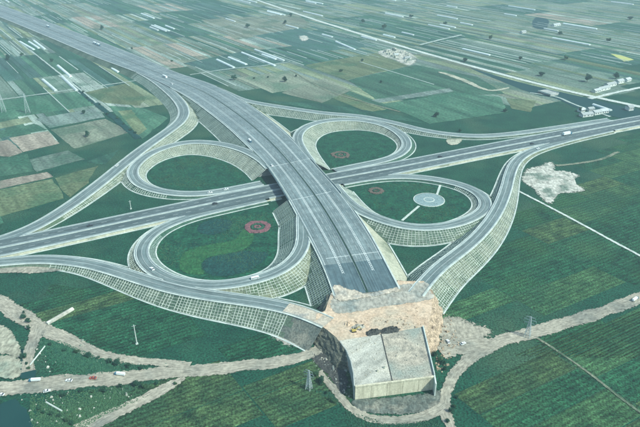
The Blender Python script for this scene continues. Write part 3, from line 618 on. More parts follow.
dirt('field_path', 'pale path across the fields from the left edge to the main highway', [(-20, 103), (0, 100), (50, 93), (100, 86), (148, 79)], 2.6, m='bund', seed=10)
dirt('ditch', 'dark ditch running diagonally from the field path to the slip ramp', [(70, 82), (80, 91), (95, 103), (115, 119), (139, 139)], 6.5, m='lawn_dark', cat='ditch', seed=11)
dirt('field_path', 'pale path beside the dark diagonal ditch', [(30, 50), (50, 66), (78, 88), (97, 103)], 2.2, m='bund', seed=12)
dirt('far_road', 'straight pale road crossing the far fields towards the upper right', [(235, -8), (258, 0.5), (300, 15), (350, 31), (410, 49), (470, 66), (530, 82), (580, 94), (640, 107), (700, 120)], 8, m='path', cat='road', wig=.04, seed=13)
dirt('field_path', 'pale path in front of the dark green strip fields left of centre', [(190, 75), (230, 69), (262, 66), (290, 62)], 2.5, m='bund', seed=14)
dirt('field_path', 'faint track slanting through the green field behind the smallest loop', [(290, 70), (310, 82), (330, 92), (370, 104), (400, 112)], 2.4, m='slope_dry', seed=15)
dirt('field_path', 'pale curved track above the bare patch on the right', [(556, 166), (575, 164), (600, 160), (618, 152)], 3, m='slope_dry', seed=16)
dirt('dirt_track', 'pale worn strip beside the far canal', [(438, 72), (455, 77), (478, 87), (492, 91), (510, 88)], [6, 9, 7, 4], m='slope_bare', seed=17, wig=.2)
dirt('field_path', 'track along the near bank of the far canal', [(530, 93), (556, 97), (575, 105), (610, 117)], 3, m='bund', seed=18)
dirt('service_road', 'pale side road branching right of the far white buildings', [(590, 99), (615, 93), (645, 87)], 5, m='path', cat='road', seed=19)
dirt('field_path', 'far pale side road leaving the straight far road to the right', [(420, 45), (440, 40), (462, 35)], 5, m='bund', seed=20)
for k, (a, bb, w, lb) in enumerate([((47, 324), (73, 309), 3.0, 'long white rubble strip above the forked track'), ((30, 365), (45, 346), .8, 'thin white pipe line beside the dark ditch'),
                                     ((46, 402), (62, 411), .9, 'short white pipe lying below the dirt road')]):
    q = MB(); A, B = P(*a, .35), P(*bb, .35); q.tube(A, B, w / 2, w / 2, 8); tag(q.build('pipe' if k else 'rubble_strip', M['path'] if k else M['pale_soil']), lb, 'pipe' if k else 'rubble')

# bare ground patches, ponds, canal
def soft_patch(name, pts, z, m, wid=2.2):
    q = np.array([p[:2] for p in pts]); n = len(q)
    if sum(q[i][0] * q[(i + 1) % n][1] - q[(i + 1) % n][0] * q[i][1] for i in range(n)) < 0: q = q[::-1]
    t = np.roll(q, -1, 0) - np.roll(q, 1, 0); t /= np.linalg.norm(t, axis=1)[:, None] + 1e-9; nr = np.stack([t[:, 1], -t[:, 0]], 1)
    vs = [(*p, z - .03 + .012 * math.sin(i * 2.3)) for i, p in enumerate(q + nr * wid * .7)] + [(*p, z + .02 + .015 * math.sin(i * 1.7)) for i, p in enumerate(q - nr * wid * .5)]; b = MB()
    b.add(vs, [(i, (i + 1) % n, n + (i + 1) % n, n + i) for i in range(n)] + [tuple(range(n, 2 * n))])
    o = b.build(name, M[m]); ca = o.data.color_attributes.new('edge', 'FLOAT_COLOR', 'POINT')
    ca.data.foreach_set('color', np.array([((0 if k < n else 1), v[0] / 25 + 5, v[1] / 25, 1) for k, v in enumerate(vs)]).ravel()); return o
def patch(name, label, px, z, m, cat, amp=.8, seed=0, n=8, kind='structure'):
    if m + '_e' in M: return tag(soft_patch(name, ragged([P(x, y, 0) for x, y in px], amp * .3, n, seed), z, m + '_e', 2.6 if amp < 1 else 8.0), label, cat, kind=kind)
    return tag(poly_obj(name, ragged([P(x, y, 0) for x, y in px], amp, n, seed), z, M[m], None, thick=z + .3), label, cat, kind=kind)
for nm_, px_, z_, m_, sd_ in SP: soft_patch(nm_, ragged([P(x, y, z_) for x, y in px_], .3, 7, sd_), z_, m_, 2.4).parent = pf
patch('bare_ground', 'irregular pale bare soil patch right of the S-shaped ramp', [(524, 181), (529, 170), (540, 167), (551, 163), (554, 171), (566, 172), (577, 176), (570, 181), (582, 190), (568, 192), (556, 194), (549, 203), (542, 196), (534, 188)], .36, 'pale_soil', 'bare ground', 1.0, 21)
patch('sand_patch', 'pale sandy ground at the left edge above the dirt road', [(-8, 326), (6, 328), (14, 338), (20, 350), (19, 357), (8, 354), (-8, 350)], .40, 'sand', 'sand', .35, 23)
patch('sand_patch', 'lower pale sandy ground beside the dark ditch', [(-6, 360), (6, 356), (18, 360), (21, 368), (18, 377), (4, 378), (-8, 372)], .41, 'sand', 'sand', .35, 24)
patch('pond', 'dark grey green pond in the bottom left corner', [(-20, 414), (0, 405), (14, 400), (24, 408), (32, 424), (36, 440), (-20, 445)], .34, 'water', 'pond', .3, 25)
patch('ditch_water', 'narrow dark water channel beside the sand', [(21, 350), (25, 352), (27, 364), (36, 372), (32, 379), (20, 377), (21, 366)], .29, 'water', 'water', .3, 26)
patch('rubble_yard', 'white rubble yard beside the straight far road', [(379, 52), (393, 49), (404, 51), (416, 58), (410, 65), (402, 63), (396, 60), (385, 57)], .36, 'pale_soil', 'rubble', 1.4, 27)
patch('rubble_yard', 'small pale rubble spot among the dark strip fields', [(300, 37), (305, 36), (308, 39), (303, 41)], .34, 'pale_soil', 'rubble', 1.5, 28)
patch('mud', 'dark painted shade on the ground left of the unfinished block', [(312, 352), (325, 346), (335, 352), (343, 366), (347, 384), (340, 392), (330, 376), (318, 366)], .27, 'rubble', 'mud', .8, 29)  # block's cast shadow painted on the ground as a dark patch
patch('mud', 'grey mud in front of the unfinished block', [(352, 402), (380, 399), (415, 396), (442, 392), (444, 402), (425, 411), (395, 414), (365, 411)], .26, 'wet_mud', 'mud', .8, 30)
patch('bare_ground', 'grey worn ground right of the earth bank', [(440, 325), (452, 318), (470, 324), (488, 332), (470, 342), (448, 346)], .25, 'dirt_road', 'bare ground', 1.0, 31)
patch('bare_ground', 'grey silt fan at the foot of the left slip ramp', [(268, 330), (284, 331), (298, 330), (312, 334), (305, 345), (288, 343)], .25, 'gravel', 'bare ground', 1.0, 32)
patch('canal', 'dark teal canal beyond the far straight road', [(470, 68), (500, 77), (530, 85), (575, 95.5), (612, 104), (660, 114), (720, 126), (720, 136), (660, 126), (618, 117.5), (580, 109), (556, 99), (534, 94), (505, 83)], .22, 'water', 'canal', .3, 33)
patch('pond', 'pale rectangular fish pond among the far fields', [(535, 18), (548, 20), (546, 29), (533, 27)], .22, 'water', 'pond', .6, 34)
patch('bare_ground', 'cream dirt ground under the far slip ramp by the highway', [(447, 140), (455, 136), (462, 139), (458, 144), (450, 145)], .45, 'slope_bare', 'bare ground', .6, 35)
patch('bare_ground', 'pale bank of dirt where the two left roads meet', [(-30, 270), (0, 266), (40, 267), (62, 269.5), (40, 273), (0, 273), (-30, 277)], .5, 'dirt_road', 'bare ground', .6, 36)

# ------------------------------------------------------------------ lawns, flower beds, plaza
def lawn(label, px, m='lawn', z=.06, seed=1, amp=.0):
    if m != 'lawn': return tag(soft_patch('lawn', smooth_closed([P(x, y, 0) for x, y in px], 6), z + .05, m + '_e', 3.0), label, 'lawn', kind='structure')
    return tag(poly_obj('lawn', smooth_closed([P(x, y, 0) for x, y in px], 5), z, M[m], None), label, 'lawn', kind='structure')
lawn('dark lawn inside the near left loop ramp', [(275, 208), (284, 226), (284, 243), (275, 259), (252, 275), (225, 280), (195, 279), (171, 272), (154, 260), (151, 249), (157, 238), (178, 226), (210, 215), (250, 206)])
lawn('plain green lawn inside the far left loop ramp', [(147, 176), (151, 166), (166, 159), (186, 154), (212, 154), (230, 160), (246, 169), (260, 180), (225, 188), (190, 190), (169, 188), (154, 183)])
lawn('lawn with a brown flower ring inside the smallest loop', [(318, 144), (321, 138), (328, 133), (342, 130), (360, 129), (379, 133), (393, 140), (396, 147), (388, 154), (367, 161), (334, 167), (325, 155)])
lawn('lawn around the round plaza inside the right loop ramp', [(349, 190), (365, 185), (383, 182), (405, 181), (425, 182), (441, 185), (461, 196), (468, 206), (464, 215), (447, 222), (420, 224), (400, 221), (383, 215), (362, 203)])
lawn('light green swirl of grass in the near left loop lawn', [(184, 272), (180, 262), (186, 252), (204, 246), (222, 243), (236, 239), (244, 230), (253, 234), (251, 243), (242, 250), (222, 254), (207, 258), (200, 265), (203, 274)], 'lawn_light', .12)
lawn('dark curved shrub bed in the near left loop lawn', [(203, 264), (210, 258), (225, 255), (240, 252), (252, 252), (268, 254), (256, 266), (240, 273), (222, 276), (208, 273)], 'lawn_dark', .13)
lawn('dark round shrub bed below the highway in the near left loop', [(198, 229), (205, 222), (220, 219), (232, 222), (228, 229), (215, 234), (204, 234)], 'lawn_dark', .12)

def ring_bed(label, px, py, R0, R1, m, seed):
    c = P(px, py, 0); root = tag(empty('flower_bed', (c[0], c[1], 0)), label, 'flower bed'); r = np.random.default_rng(seed)
    def ring(name, a, b_, h, mm, n=44):
        q = MB(); vs = []
        for i in range(n):
            t = 2 * math.pi * i / n; w = 1 + .03 * math.sin(9 * t + seed) + r.normal(0, .05)
            for rad, z in ((a, 0), (a + .3, h), (b_ - .3, h), (b_, 0)): vs.append((math.cos(t) * rad * w + r.normal(0, .15), math.sin(t) * rad * w + r.normal(0, .15), z + (r.normal(0, .08) if z else 0.0)))
        q.add(vs, [(4 * i + k, 4 * ((i + 1) % n) + k, 4 * ((i + 1) % n) + k + 1, 4 * i + k + 1) for i in range(n) for k in range(3)]); q.build(name, mm, root)
    ring('flower_ring', R0, R1, .7, M[m]); ring('hedge_ring', R0 * .55, R0 * .9, .9, M['leaf']); ring('inner_flower_ring', R0 * .2, R0 * .5, .6, M[m], 24)
ring_bed('pink flower ring in the near left loop lawn', 257.5, 227, 6.0, 10.5, 'flower_pink', 1)
ring_bed('brown flower ring in the smallest loop lawn', 340.5, 155, 6.0, 9.5, 'flower_brown', 2)
ring_bed('reddish brown planting patch in the right loop lawn near the bridge', 376, 191, 3.5, 7.0, 'flower_brown', 3)
pl = P(429, 200, 0); pr = tag(empty('round_plaza', (pl[0], pl[1], 0)), 'round grey plaza with two straight paths inside the right loop', 'plaza')
def disc(name, r0, r1, z0, z1, m, n=40):
    q = MB(); vs = []
    for i in range(n):
        t = 2 * math.pi * i / n
        for rad, z in ((r0, z1), (r1, z1), (r1 + .1, z0)): vs.append((math.cos(t) * rad, math.sin(t) * rad, z))
    q.add(vs, [(3 * i + k, 3 * i + k + 1, 3 * ((i + 1) % n) + k + 1, 3 * ((i + 1) % n) + k) for i in range(n) for k in range(2)])
    if r0 < .5: pass
    q.build(name, m, pr)
disc('paving', .05, 13.0, 0, .32, M['pool_tile']); disc('kerb_ring', 13.0, 13.7, 0, .5, M['path']); disc('centre_ring', 4.0, 4.8, .3, .45, M['path'])
for a, b_ in (((437, 194.5), (440.5, 184.5)), ((419, 206), (402, 220.5))):
    q = MB(); q.bar(P(*a, .17) - [pl[0], pl[1], 0], P(*b_, .17) - [pl[0], pl[1], 0], 2.0, .25); q.build('path', M['path'], pr)

# ------------------------------------------------------------------ fields
farm = tag(empty('farmland'), 'patchwork of strip fields filling the plain behind the interchange', 'farmland', kind='structure')
U = np.array([math.cos(FU), math.sin(FU)]); V = np.array([math.cos(FV), math.sin(FV)]); O0 = np.array([0., 900.])
LINE = [(-200, 300), (-60, 258), (0, 231), (60, 200), (130, 150), (170, 120), (168, 103), (146, 82), (160, 78), (215, 84), (250, 97), (300, 104), (360, 111), (420, 124), (520, 129), (640, 109), (760, 85), (1000, 40)]
def above(px, py): return py < np.interp(px, [l[0] for l in LINE], [l[1] for l in LINE])
def seen(p): x, y = to_px((*p, 0)); return x, y
strips = []; bunds = MB(); tunnels = []
rr = random.Random(5)
b0 = -1500.0
while b0 < 1700:
    Bw = rr.uniform(80, 130); a0 = -1700.0 + rr.uniform(0, 60)
    while a0 < 1300:
        La = rr.uniform(100, 230)
        cx = O0 + U * (a0 + La / 2) + V * (b0 + Bw / 2)
        if cx[1] > 150:
            x, y = seen(cx)
            if -80 < x < 720 and -40 < y < 215:
                style = rr.choices(['mixed', 'green', 'dark', 'tan', 'pale'], [5, 3.4, 2.2, 2.0, .7])[0]
                if x > 250 and 66 < y: style = rr.choices(['green', 'dark', 'tan'], [5, 2, 1])[0]
                pal = {'mixed': [FGREEN, FTEAL, FGREYG, FPALE, FTAN, FGREY, FDEEP, FSTRAW, FGREYG], 'green': [FGREEN, FTEAL, FGREYG, FGREYG, FOLIVE, FGREY, FSTRAW], 'dark': [FDEEP, FTEAL, FDEEP, FGREEN],
                       'tan': [FTAN, FSTRAW, FGREY, FGREYG], 'pale': [FPALE, FGREY, FTAN, FPINK]}[style]
                bb = b0 + .3; wide = y > 60 and (x < 170 or x > 250)
                while bb < b0 + Bw - 1.5:
                    w = rr.uniform(6, 20) if wide else (rr.uniform(2.5, 8) if style in ('mixed', 'dark', 'green') else rr.uniform(4, 13))
                    w = min(w, b0 + Bw - .3 - bb); e0, e1 = a0 + rr.uniform(-1.5, 1.0), a0 + La - rr.uniform(-2, 1.0)
                    q = [O0 + U * a + V * b_ for a, b_ in ((e0, bb), (e1, bb + rr.uniform(-.6, .6)), (e1, bb + w), (e0, bb + w))]
                    pxs = [seen(p) for p in q]
                    if all(above(*p) for p in pxs) and all(p[1] > 100 for p in q):
                        strips.append((q, rr.choice(pal), pxs))
                        lim = y < 62 or (x < 150 and y < 92)
                        if rr.random() < (.36 if lim else .08):
                            f0 = rr.uniform(0, .45); f1 = rr.uniform(f0 + .3, 1.0); A = q[0] * (1 - f0) + q[1] * f0; B = q[0] * (1 - f1) + q[1] * f1
                            bunds.bar((*A, .2), (*B, .2), rr.uniform(.8, 2.0), .6)
                        elif lim and style in ('mixed', 'dark', 'green') and rr.random() < .07 and -10 < x < 650 and y > -6:
                            tunnels.append((q, rr))
                    bb += w + rr.uniform(.1, .7)
        a0 += La + rr.uniform(0, 1.2)
    b0 += Bw + rr.uniform(0, 1.5)
def size_px(pxs):
    return abs(sum(pxs[i][0] * pxs[(i + 1) % 4][1] - pxs[(i + 1) % 4][0] * pxs[i][1] for i in range(4))) / 2 * (1 if 0 < np.mean([p[0] for p in pxs]) < 640 and np.mean([p[1] for p in pxs]) > 0 else .01)
strips.sort(key=lambda s: -size_px(s[2])); rest = MB()
def plot(q, z=.10):
    b = MB(); n = len(q); c = sum(q) / n
    b.add([(*p, z) for p in q] + [(*(p + (p - c) / np.linalg.norm(p - c) * .4), -.1) for p in q], [tuple(range(n))[::-1]] + [(i, (i + 1) % n, n + (i + 1) % n, n + i) for i in range(n)]); return b
for k, (q, mi, pxs) in enumerate(strips):
    area = sum(q[i][0] * q[(i + 1) % 4][1] - q[(i + 1) % 4][0] * q[i][1] for i in range(4))
    qq = q if area < 0 else q[::-1]
    if k < 260: plot(qq, .08 + .04 * rr.random()).build('field_plot', FM[mi], farm)
    else:
        rest.add([(*p, .08) for p in qq], [(3, 2, 1, 0)], mi)
rest.build('small_field_plots', FM, farm, kind='stuff')
bunds.build('field_bunds', M['bund'], farm, kind='stuff')

def hand(px, mi, z, mats=FM, amp=.5, seed=0, name='field_plot', parent=None):
    pts = ragged([P(x, y, 0) for x, y in px], 0, 1, seed)
    r = np.random.default_rng(seed + 3); out = []
    for i in range(len(px)):
        A, B = P(*px[i], 0)[:2], P(*px[(i + 1) % len(px)], 0)[:2]; n = max(2, int(np.linalg.norm(B - A) / 8))
        for k in range(n): out.append(A + (B - A) * k / n + r.normal(0, amp, 2))
    return poly_obj(name, out, z, mats[mi], parent or farm, thick=z + .1)
HAND = [([(-20, 103), (82, 91), (97, 105), (25, 116), (-20, 121)], FGREEN), ([(36, 119), (97, 108), (105, 117), (50, 128)], FGREY), ([(-20, 126), (28, 117), (33, 122), (-20, 133)], FSTRAW),
        ([(-20, 135), (34, 124), (48, 130), (-20, 141)], FGREEN), ([(9, 138), (48, 131), (60, 143.5), (24, 152)], FPINK), ([(-20, 146), (8, 140), (23, 152.5), (10, 157), (-20, 154)], FPINK),
        ([(51, 130), (105, 119), (131, 132), (75, 149)], FTAN), ([(29, 160), (68, 150.5), (85, 159), (36, 172)], FGREYG), ([(-20, 162), (27, 154), (34, 171), (-20, 180)], FGREEN),
        ([(-20, 184), (47, 172.5), (53, 177), (-20, 193)], FPINK), ([(-20, 194), (52, 179), (60, 190), (63, 199), (-20, 222)], FOLIVE), ([(55, 178), (97, 166), (88, 183), (70, 197), (63, 192)], FOLIVE),
        ([(85, 92.5), (126, 83.5), (146, 98), (140, 106), (104, 103)], FOLIVE), ([(108, 106), (142, 108), (168, 118), (150, 133), (142, 139), (120, 119)], FGREEN), ([(86, 162), (120, 150), (104, 165)], FDEEP),
        ([(118, 111), (131, 110), (147, 129), (138, 136)], FOLIVE), ([(201, 20), (298, 14), (312, 27), (236, 40)], FTAN), ([(183, 63.5), (248, 50.5), (300, 61), (214, 72)], FTEAL), ([(236, 78), (290, 71), (330, 85), (272, 93)], FTAN),
        ([(253, 36), (300, 28), (380, 46), (316, 52)], FTEAL), ([(306, 65), (376, 53), (408, 66), (346, 80)], FOLIVE), ([(281, 93), (325, 78), (352, 90), (322, 103)], FTAN), ([(348, 80), (415, 65), (478, 77), (505, 94), (375, 99)], FGREEN),
        ([(372, 100), (450, 88), (453, 91.5), (380, 103)], FGREY), ([(255, 100), (325, 104), (400, 116), (425, 124), (300, 107)], FDEEP), ([(506, 98), (536, 101), (530, 112), (512, 109)], FOLIVE),
        ([(383, 104), (455, 93), (500, 97), (508, 112), (430, 124)], FGREEN)]
for k, (px, mi) in enumerate(HAND): hand(px, mi, .15 + .003 * k, seed=k)
tag(hand([(610, 54), (620, 55), (634, 60), (624, 61.5)], 0, .3, [M['yellow_sheet']], seed=90), None)

crop = tag(empty('crop_fields'), 'dark green crop fields filling the foreground and the right side', 'farmland', kind='structure')
def inside(x, y, poly):
    c = False; n = len(poly)
    for i in range(n):
        x1, y1 = poly[i]; x2, y2 = poly[(i + 1) % n]
        if (y1 > y) != (y2 > y) and x < (x2 - x1) * (y - y1) / (y2 - y1) + x1: c = not c
    return c
RA = [(-40, 283), (40, 282), (100, 292), (200, 320), (292, 345), (300, 352), (200, 365), (110, 360), (60, 332), (20, 305), (-40, 288)]
RB = [(150, 395), (185, 382), (300, 370), (330, 382), (334, 440), (120, 450)]
RC = [(590, 158), (640, 132), (780, 98), (800, 250), (640, 292), (530, 325), (470, 325), (446, 300), (505, 236), (524, 196), (552, 204), (586, 188)]
RD = [(470, 372), (535, 346), (640, 308), (800, 262), (820, 480), (458, 480), (455, 405)]
for ri, (reg, wts) in enumerate(((RA, [5, 2, 0, 1]), (RB, [1, 1, 0, 5]), (RC, [4, 4, 4, 1]), (RD, [4, 3, 1, 4]))):
    r2 = random.Random(ri + 3); bs_ = -700.
    while bs_ < 900:
        bw = r2.uniform(45, 95); as_ = -900.
        while as_ < 1100:
            al = r2.uniform(11, 30)
            q = [O0 + U * a + V * b_ for a, b_ in ((as_, bs_), (as_ + al - .8, bs_), (as_ + al - .8, bs_ + bw - 1.2), (as_, bs_ + bw - 1.2))]
            x, y = to_px((*(sum(q) / 4), 0)) if (sum(q) / 4)[1] > 60 else (-999, 0)
            if inside(x, y, reg) and all(p[1] > 40 for p in q): plot(q[::-1] if sum(q[i][0] * q[(i + 1) % 4][1] - q[(i + 1) % 4][0] * q[i][1] for i in range(4)) > 0 else q, .06 + .1 * r2.random()).build('crop_plot', CROP[r2.choices(range(4), wts)[0]], crop)
            as_ += al
        bs_ += bw

# crop plants and rough undergrowth: real little leaf tufts
def tufts(name, label, region, n, size, m, seed, parent=None, thr=None, rows=None):
    r = np.random.default_rng(seed); xs = [p[0] for p in region]; ys = [p[1] for p in region]; pts = []
    W0 = [P(x, y, 0)[:2] for x, y in region]; lo = np.min(W0, 0); hi = np.max(W0, 0); cnt = 0
    while len(pts) < n and cnt < n * 12:
        cnt += 1; p = lo + r.random(2) * (hi - lo)
        if rows:
            d = p - O0; a_ = round((d @ U) / rows) * rows + r.normal(0, .12); p = O0 + U * a_ + V * (d @ V)
        if inside(p[0], p[1], [tuple(w) for w in W0]):
            if thr and math.sin(p[0] * .09 + 1.7 * math.sin(p[1] * .05)) + math.sin(p[1] * .11 + p[0] * .03) + r.normal(0, .8) < thr: continue
            pts.append(p)
    b = MB(); V_ = []; F_ = []
    for p in pts:
        s = size * r.uniform(.55, 1.3); a = r.uniform(0, 6.28); k0 = len(V_)
        V_.append((p[0], p[1], s * .9))
        for k in range(5):
            t = a + k * 1.2566; w = s * r.uniform(.5, .8); V_.append((p[0] + math.cos(t) * w, p[1] + math.sin(t) * w, r.uniform(.05, .25) * s))
        F_ += [(k0, k0 + 1 + k, k0 + 1 + (k + 1) % 5) for k in range(5)]
    b.v = V_; b.f = F_; b.m = [0] * len(F_); o = b.build(name, m, parent, kind='stuff')
    if label: tag(o, label, 'vegetation')
    return o
tufts('crop_plants', 'yellowish green crop plants in the field below the left dirt road', RB, 13000, .5, CROP[3], 1, rows=1.9)
tufts('crop_plants', 'crop plants in the bottom right field below the dirt road', [(470, 372), (535, 346), (650, 308), (660, 440), (458, 440), (455, 405)], 17000, .5, CROP[3], 2, thr=.0, rows=1.9)
tufts('crop_plants', 'crop plants in the field between the left slip ramp and the dirt road', [(x, y) for x, y in RA if x > -39] , 10000, .5, CROP[1], 3, thr=.1, rows=1.9)
tufts('undergrowth', 'rough weeds along the dirt road at the bottom left', [(30, 396), (100, 388), (180, 382), (140, 400), (100, 418), (70, 440), (30, 440)], 4500, .62, M['leaf2'], 4, thr=.3)
tufts('undergrowth', 'rough weeds between the forked track and the dirt road', [(40, 340), (60, 341), (100, 358), (160, 368), (80, 376), (40, 380)], 4200, .6, M['leaf'], 5, thr=.3)
tufts('undergrowth', 'rough weeds around the foot of the unfinished block', [(312, 390), (330, 392), (345, 408), (350, 440), (440, 440), (440, 420), (390, 424), (350, 412)], 2600, .6, M['leaf'], 6, thr=.2)

def debris(label, region, n, size, m, seed, z=0.0, parent=None):
    r = np.random.default_rng(seed); W0 = [tuple(P(x, y, z)[:2]) for x, y in region]; lo, hi = np.min(W0, 0), np.max(W0, 0); b = MB(); k = 0
    while k < n:
        p = lo + r.random(2) * (hi - lo)
        if not inside(p[0], p[1], W0): continue
        k += 1; s = size * r.lognormal(0, .5); b.box((p[0], p[1], z + s * .25 + (0 if z else .1)), (s * r.uniform(.7, 1.6), s * r.uniform(.6, 1.1), s * .7), r.uniform(0, 3), taper=r.uniform(.4, .8))
    o = b.build('debris', m, parent, kind='stuff')
    if parent is None: tag(o, label, 'debris')
debris('pale stones and scraps scattered around the forked track', [(35, 318), (60, 330), (110, 352), (190, 362), (120, 372), (50, 372), (20, 350)], 60, .5, M['pale_soil'], 1)
debris('pale stones and scraps below the left dirt road', [(20, 394), (120, 388), (150, 392), (110, 410), (70, 430), (30, 430)], 70, .5, M['pale_soil'], 2)
debris('broken stones around the foot of the earth bank and block', [(436, 300), (452, 322), (460, 345), (445, 372), (436, 372), (436, 330)], 150, .6, M['rocky'], 3)
debris('stones on the shade patch left of the unfinished block', [(305, 352), (332, 348), (346, 370), (352, 400), (340, 398), (318, 372)], 110, .55, M['gravel'], 4)
debris(None, [(384, 335), (422, 329), (433, 373), (394, 378)], 90, .35, M['gravel'], 5, sz, sl)
debris(None, [(343, 342), (378, 336), (389, 378), (357, 383)], 60, .35, M['slab_warm'], 6, sz, sl)
debris(None, [(345, 322), (425, 306), (427, 326), (350, 337)], 160, .4, M['rocky'], 7, pz, pf)
debris('white blocks and rubble piled in the yard by the far road', [(381, 52), (393, 50), (404, 52), (414, 58), (409, 64), (396, 59)], 90, 2.2, M['pale_soil'], 8)
tufts('lawn_shrubs', 'low dotted shrubs over the near left loop lawn', [(272, 212), (281, 228), (280, 243), (250, 272), (225, 277), (195, 276), (173, 269), (158, 258), (155, 249), (163, 238), (210, 218)], 2600, .55, M['leaf2'], 7, thr=.4)
tufts('lawn_shrubs', 'low dotted shrubs over the far left loop lawn', [(150, 176), (156, 166), (186, 157), (212, 157), (246, 171), (255, 180), (190, 188), (158, 183)], 1800, .6, M['leaf2'], 8, thr=.4)
tufts('lawn_shrubs', 'low dotted shrubs over the plaza lawn', [(360, 190), (383, 184), (425, 184), (459, 197), (465, 206), (447, 220), (420, 222), (385, 214)], 1800, .55, M['leaf2'], 9, thr=.6)

# ------------------------------------------------------------------ greenhouse tunnels
def tunnel_mesh(L, w, h):
    b = MB(); n = 8; vs = []
    for x in (-L / 2, L / 2):
        for k in range(n + 1):
            t = math.pi * k / n; vs.append((x, -math.cos(t) * w / 2, math.sin(t) * h))
    b.add(vs, [(k, k + 1, n + 2 + k, n + 1 + k)[::-1] for k in range(n)] + [tuple(range(n + 1))[::-1], tuple(range(n + 1, 2 * n + 2))]); return b
TM_ = [tunnel_mesh(L, w, 2.2).mesh('plastic_tunnel', M['plastic'], False) for L, w in ((45, 4.5), (62, 5), (80, 5), (34, 4.5))]
ntun = 0; TUN = []
for q, _ in tunnels:
    c = sum(q) / 4; L = np.linalg.norm(q[1] - q[0]); fit = [k for k, l in enumerate((45, 62, 80, 34)) if l < L]
    if not fit or ntun > 140: continue
    o = bpy.data.objects.new('plastic_tunnel', TM_[rr.choice(fit)]); col.objects.link(o); o.location = (c[0], c[1], .1); o.rotation_euler.z = FU + rr.uniform(-.01, .01); ntun += 1
    TUN.append((o, *to_px((*c, 0))))
ORD = ['first', 'second', 'third', 'fourth', 'fifth', 'sixth', 'seventh', 'eighth', 'ninth', 'tenth', 'eleventh', 'twelfth', 'thirteenth', 'fourteenth', 'fifteenth', 'sixteenth', 'seventeenth', 'eighteenth', 'nineteenth', 'twentieth']
def ordn(k): return ORD[k] if k < 20 else 'number %d' % (k + 1)
regs = {}
for o, x, y in TUN:
    hy = np.interp(x, [0, 60, 120, 170, 210], [11, 33, 55, 74, 84]); fy = np.interp(x, [258, 410, 640], [0, 49, 107])
    far = 'topmost rows' if y < 18 else ('upper rows' if y < 36 else 'nearer rows')
    reg = ('left of the main highway' if x < 215 and y > hy else ('beyond the straight far road' if x > 258 and y < fy else 'between highway and road')) + ', ' + far
    regs.setdefault(reg, []).append((x, o))
for reg, L_ in regs.items():
    for k, (x, o) in enumerate(sorted(L_, key=lambda t: t[0])): tag(o, 'white tunnel %s, %s from left' % (reg, ordn(k)), 'greenhouse', 'white plastic tunnels in the far fields')
for k, (a, b_, lb) in enumerate([((20, 42), (34, 50), 'white plastic tunnel left of the main highway, first of three'), ((29, 42), (39, 48.5), 'white plastic tunnel left of the main highway, middle of three'), ((34, 41), (45, 49.5), 'white plastic tunnel left of the main highway, nearest the road of three'),
                                  ((58, 66), (71, 77), 'white plastic tunnel next to the diagonal pale path'), ((43, 80), (56, 91), 'white plastic tunnel ending at the pale cross path, the left one'), ((62, 77), (77, 91), 'white plastic tunnel ending at the pale cross path, the right one'),
                                  ((242, 53), (275, 66), 'long white plastic tunnel on the dark teal field'), ((255, 50), (284, 61), 'second white plastic tunnel on the dark teal field'), ((336, 42), (355, 50), 'white plastic tunnel beside the white rubble yard'), ((217, 60), (234, 68), 'white plastic tunnel at the left end of the dark teal field'),
                                  ((593, 105), (611, 111), 'narrow white tunnel roof on the near canal bank')]):
    A, B = P(*a, .1), P(*b_, .1); L = np.linalg.norm(B - A); o = tunnel_mesh(L, 4.6, 2.2).build('plastic_tunnel', M['plastic']); o.location = (A + B) / 2; o.rotation_euler.z = math.atan2(*(B - A)[1::-1]); tag(o, lb, 'greenhouse', 'white plastic tunnels in the far fields')

# ------------------------------------------------------------------ trees and shrubs
def crown_mesh(seed, rad, hgt, z0, leaves, lsize, clumps):
    r = np.random.default_rng(seed); b = MB(); cs = []
    for k in range(clumps):
        v = r.normal(0, 1, 3); v /= np.linalg.norm(v); f = r.uniform(.25, .85); cs.append((v * f * np.array([rad, rad, hgt / 2]) + np.array([0, 0, z0 + hgt / 2]), r.uniform(.28, .48) * rad))
    for k in range(leaves):
        c, cr = cs[r.integers(len(cs))]; v = r.normal(0, 1, 3); v /= np.linalg.norm(v); p = c + v * cr * r.uniform(.55, 1.05)
        n = v + r.normal(0, .5, 3); n /= np.linalg.norm(n); x = np.cross(n, r.normal(0, 1, 3)); x /= np.linalg.norm(x); y = np.cross(n, x); s = lsize * r.uniform(.6, 1.3)
        b.quad(p - x * s, p - y * s * .6, p + x * s, p + y * s * .6)
    return b
def trunk_mesh(seed, h, r0):
    r = np.random.default_rng(seed); b = MB(); b.tube((0, 0, -.2), (.1, 0, h * .55), r0, r0 * .7, 7); b.tube((.1, 0, h * .55), (0, .1, h), r0 * .7, r0 * .3, 7)
    for k in range(5):
        a = r.uniform(0, 6.28); z = h * r.uniform(.45, .85); b.tube((0, 0, z), (math.cos(a) * h * .35, math.sin(a) * h * .35, z + h * .3), r0 * .4, r0 * .12, 5)
    return b
TV = []
for s in range(4):
    TV.append((crown_mesh(s + 20, 1.0, 1.45, .35, 1500, .10, 18).mesh('crown', M['leaf' if s < 3 else 'leaf2']), trunk_mesh(s, .95, .06).mesh('trunk', M['bark'])))
def tree(px, py, rad, label, group=None, v=0, name='tree', cat='tree', z=0.0):
    c = P(px, py, z); t = tag(empty(name, c, random.uniform(0, 6.28)), label, cat, group); t.scale = (rad * random.uniform(.75, 1.25), rad * random.uniform(.75, 1.25), rad * random.uniform(.75, 1.15))
    for nm, me in (('crown', TV[v][0]), ('trunk', TV[v][1])):
        o = bpy.data.objects.new(nm, me); col.objects.link(o); o.parent = t
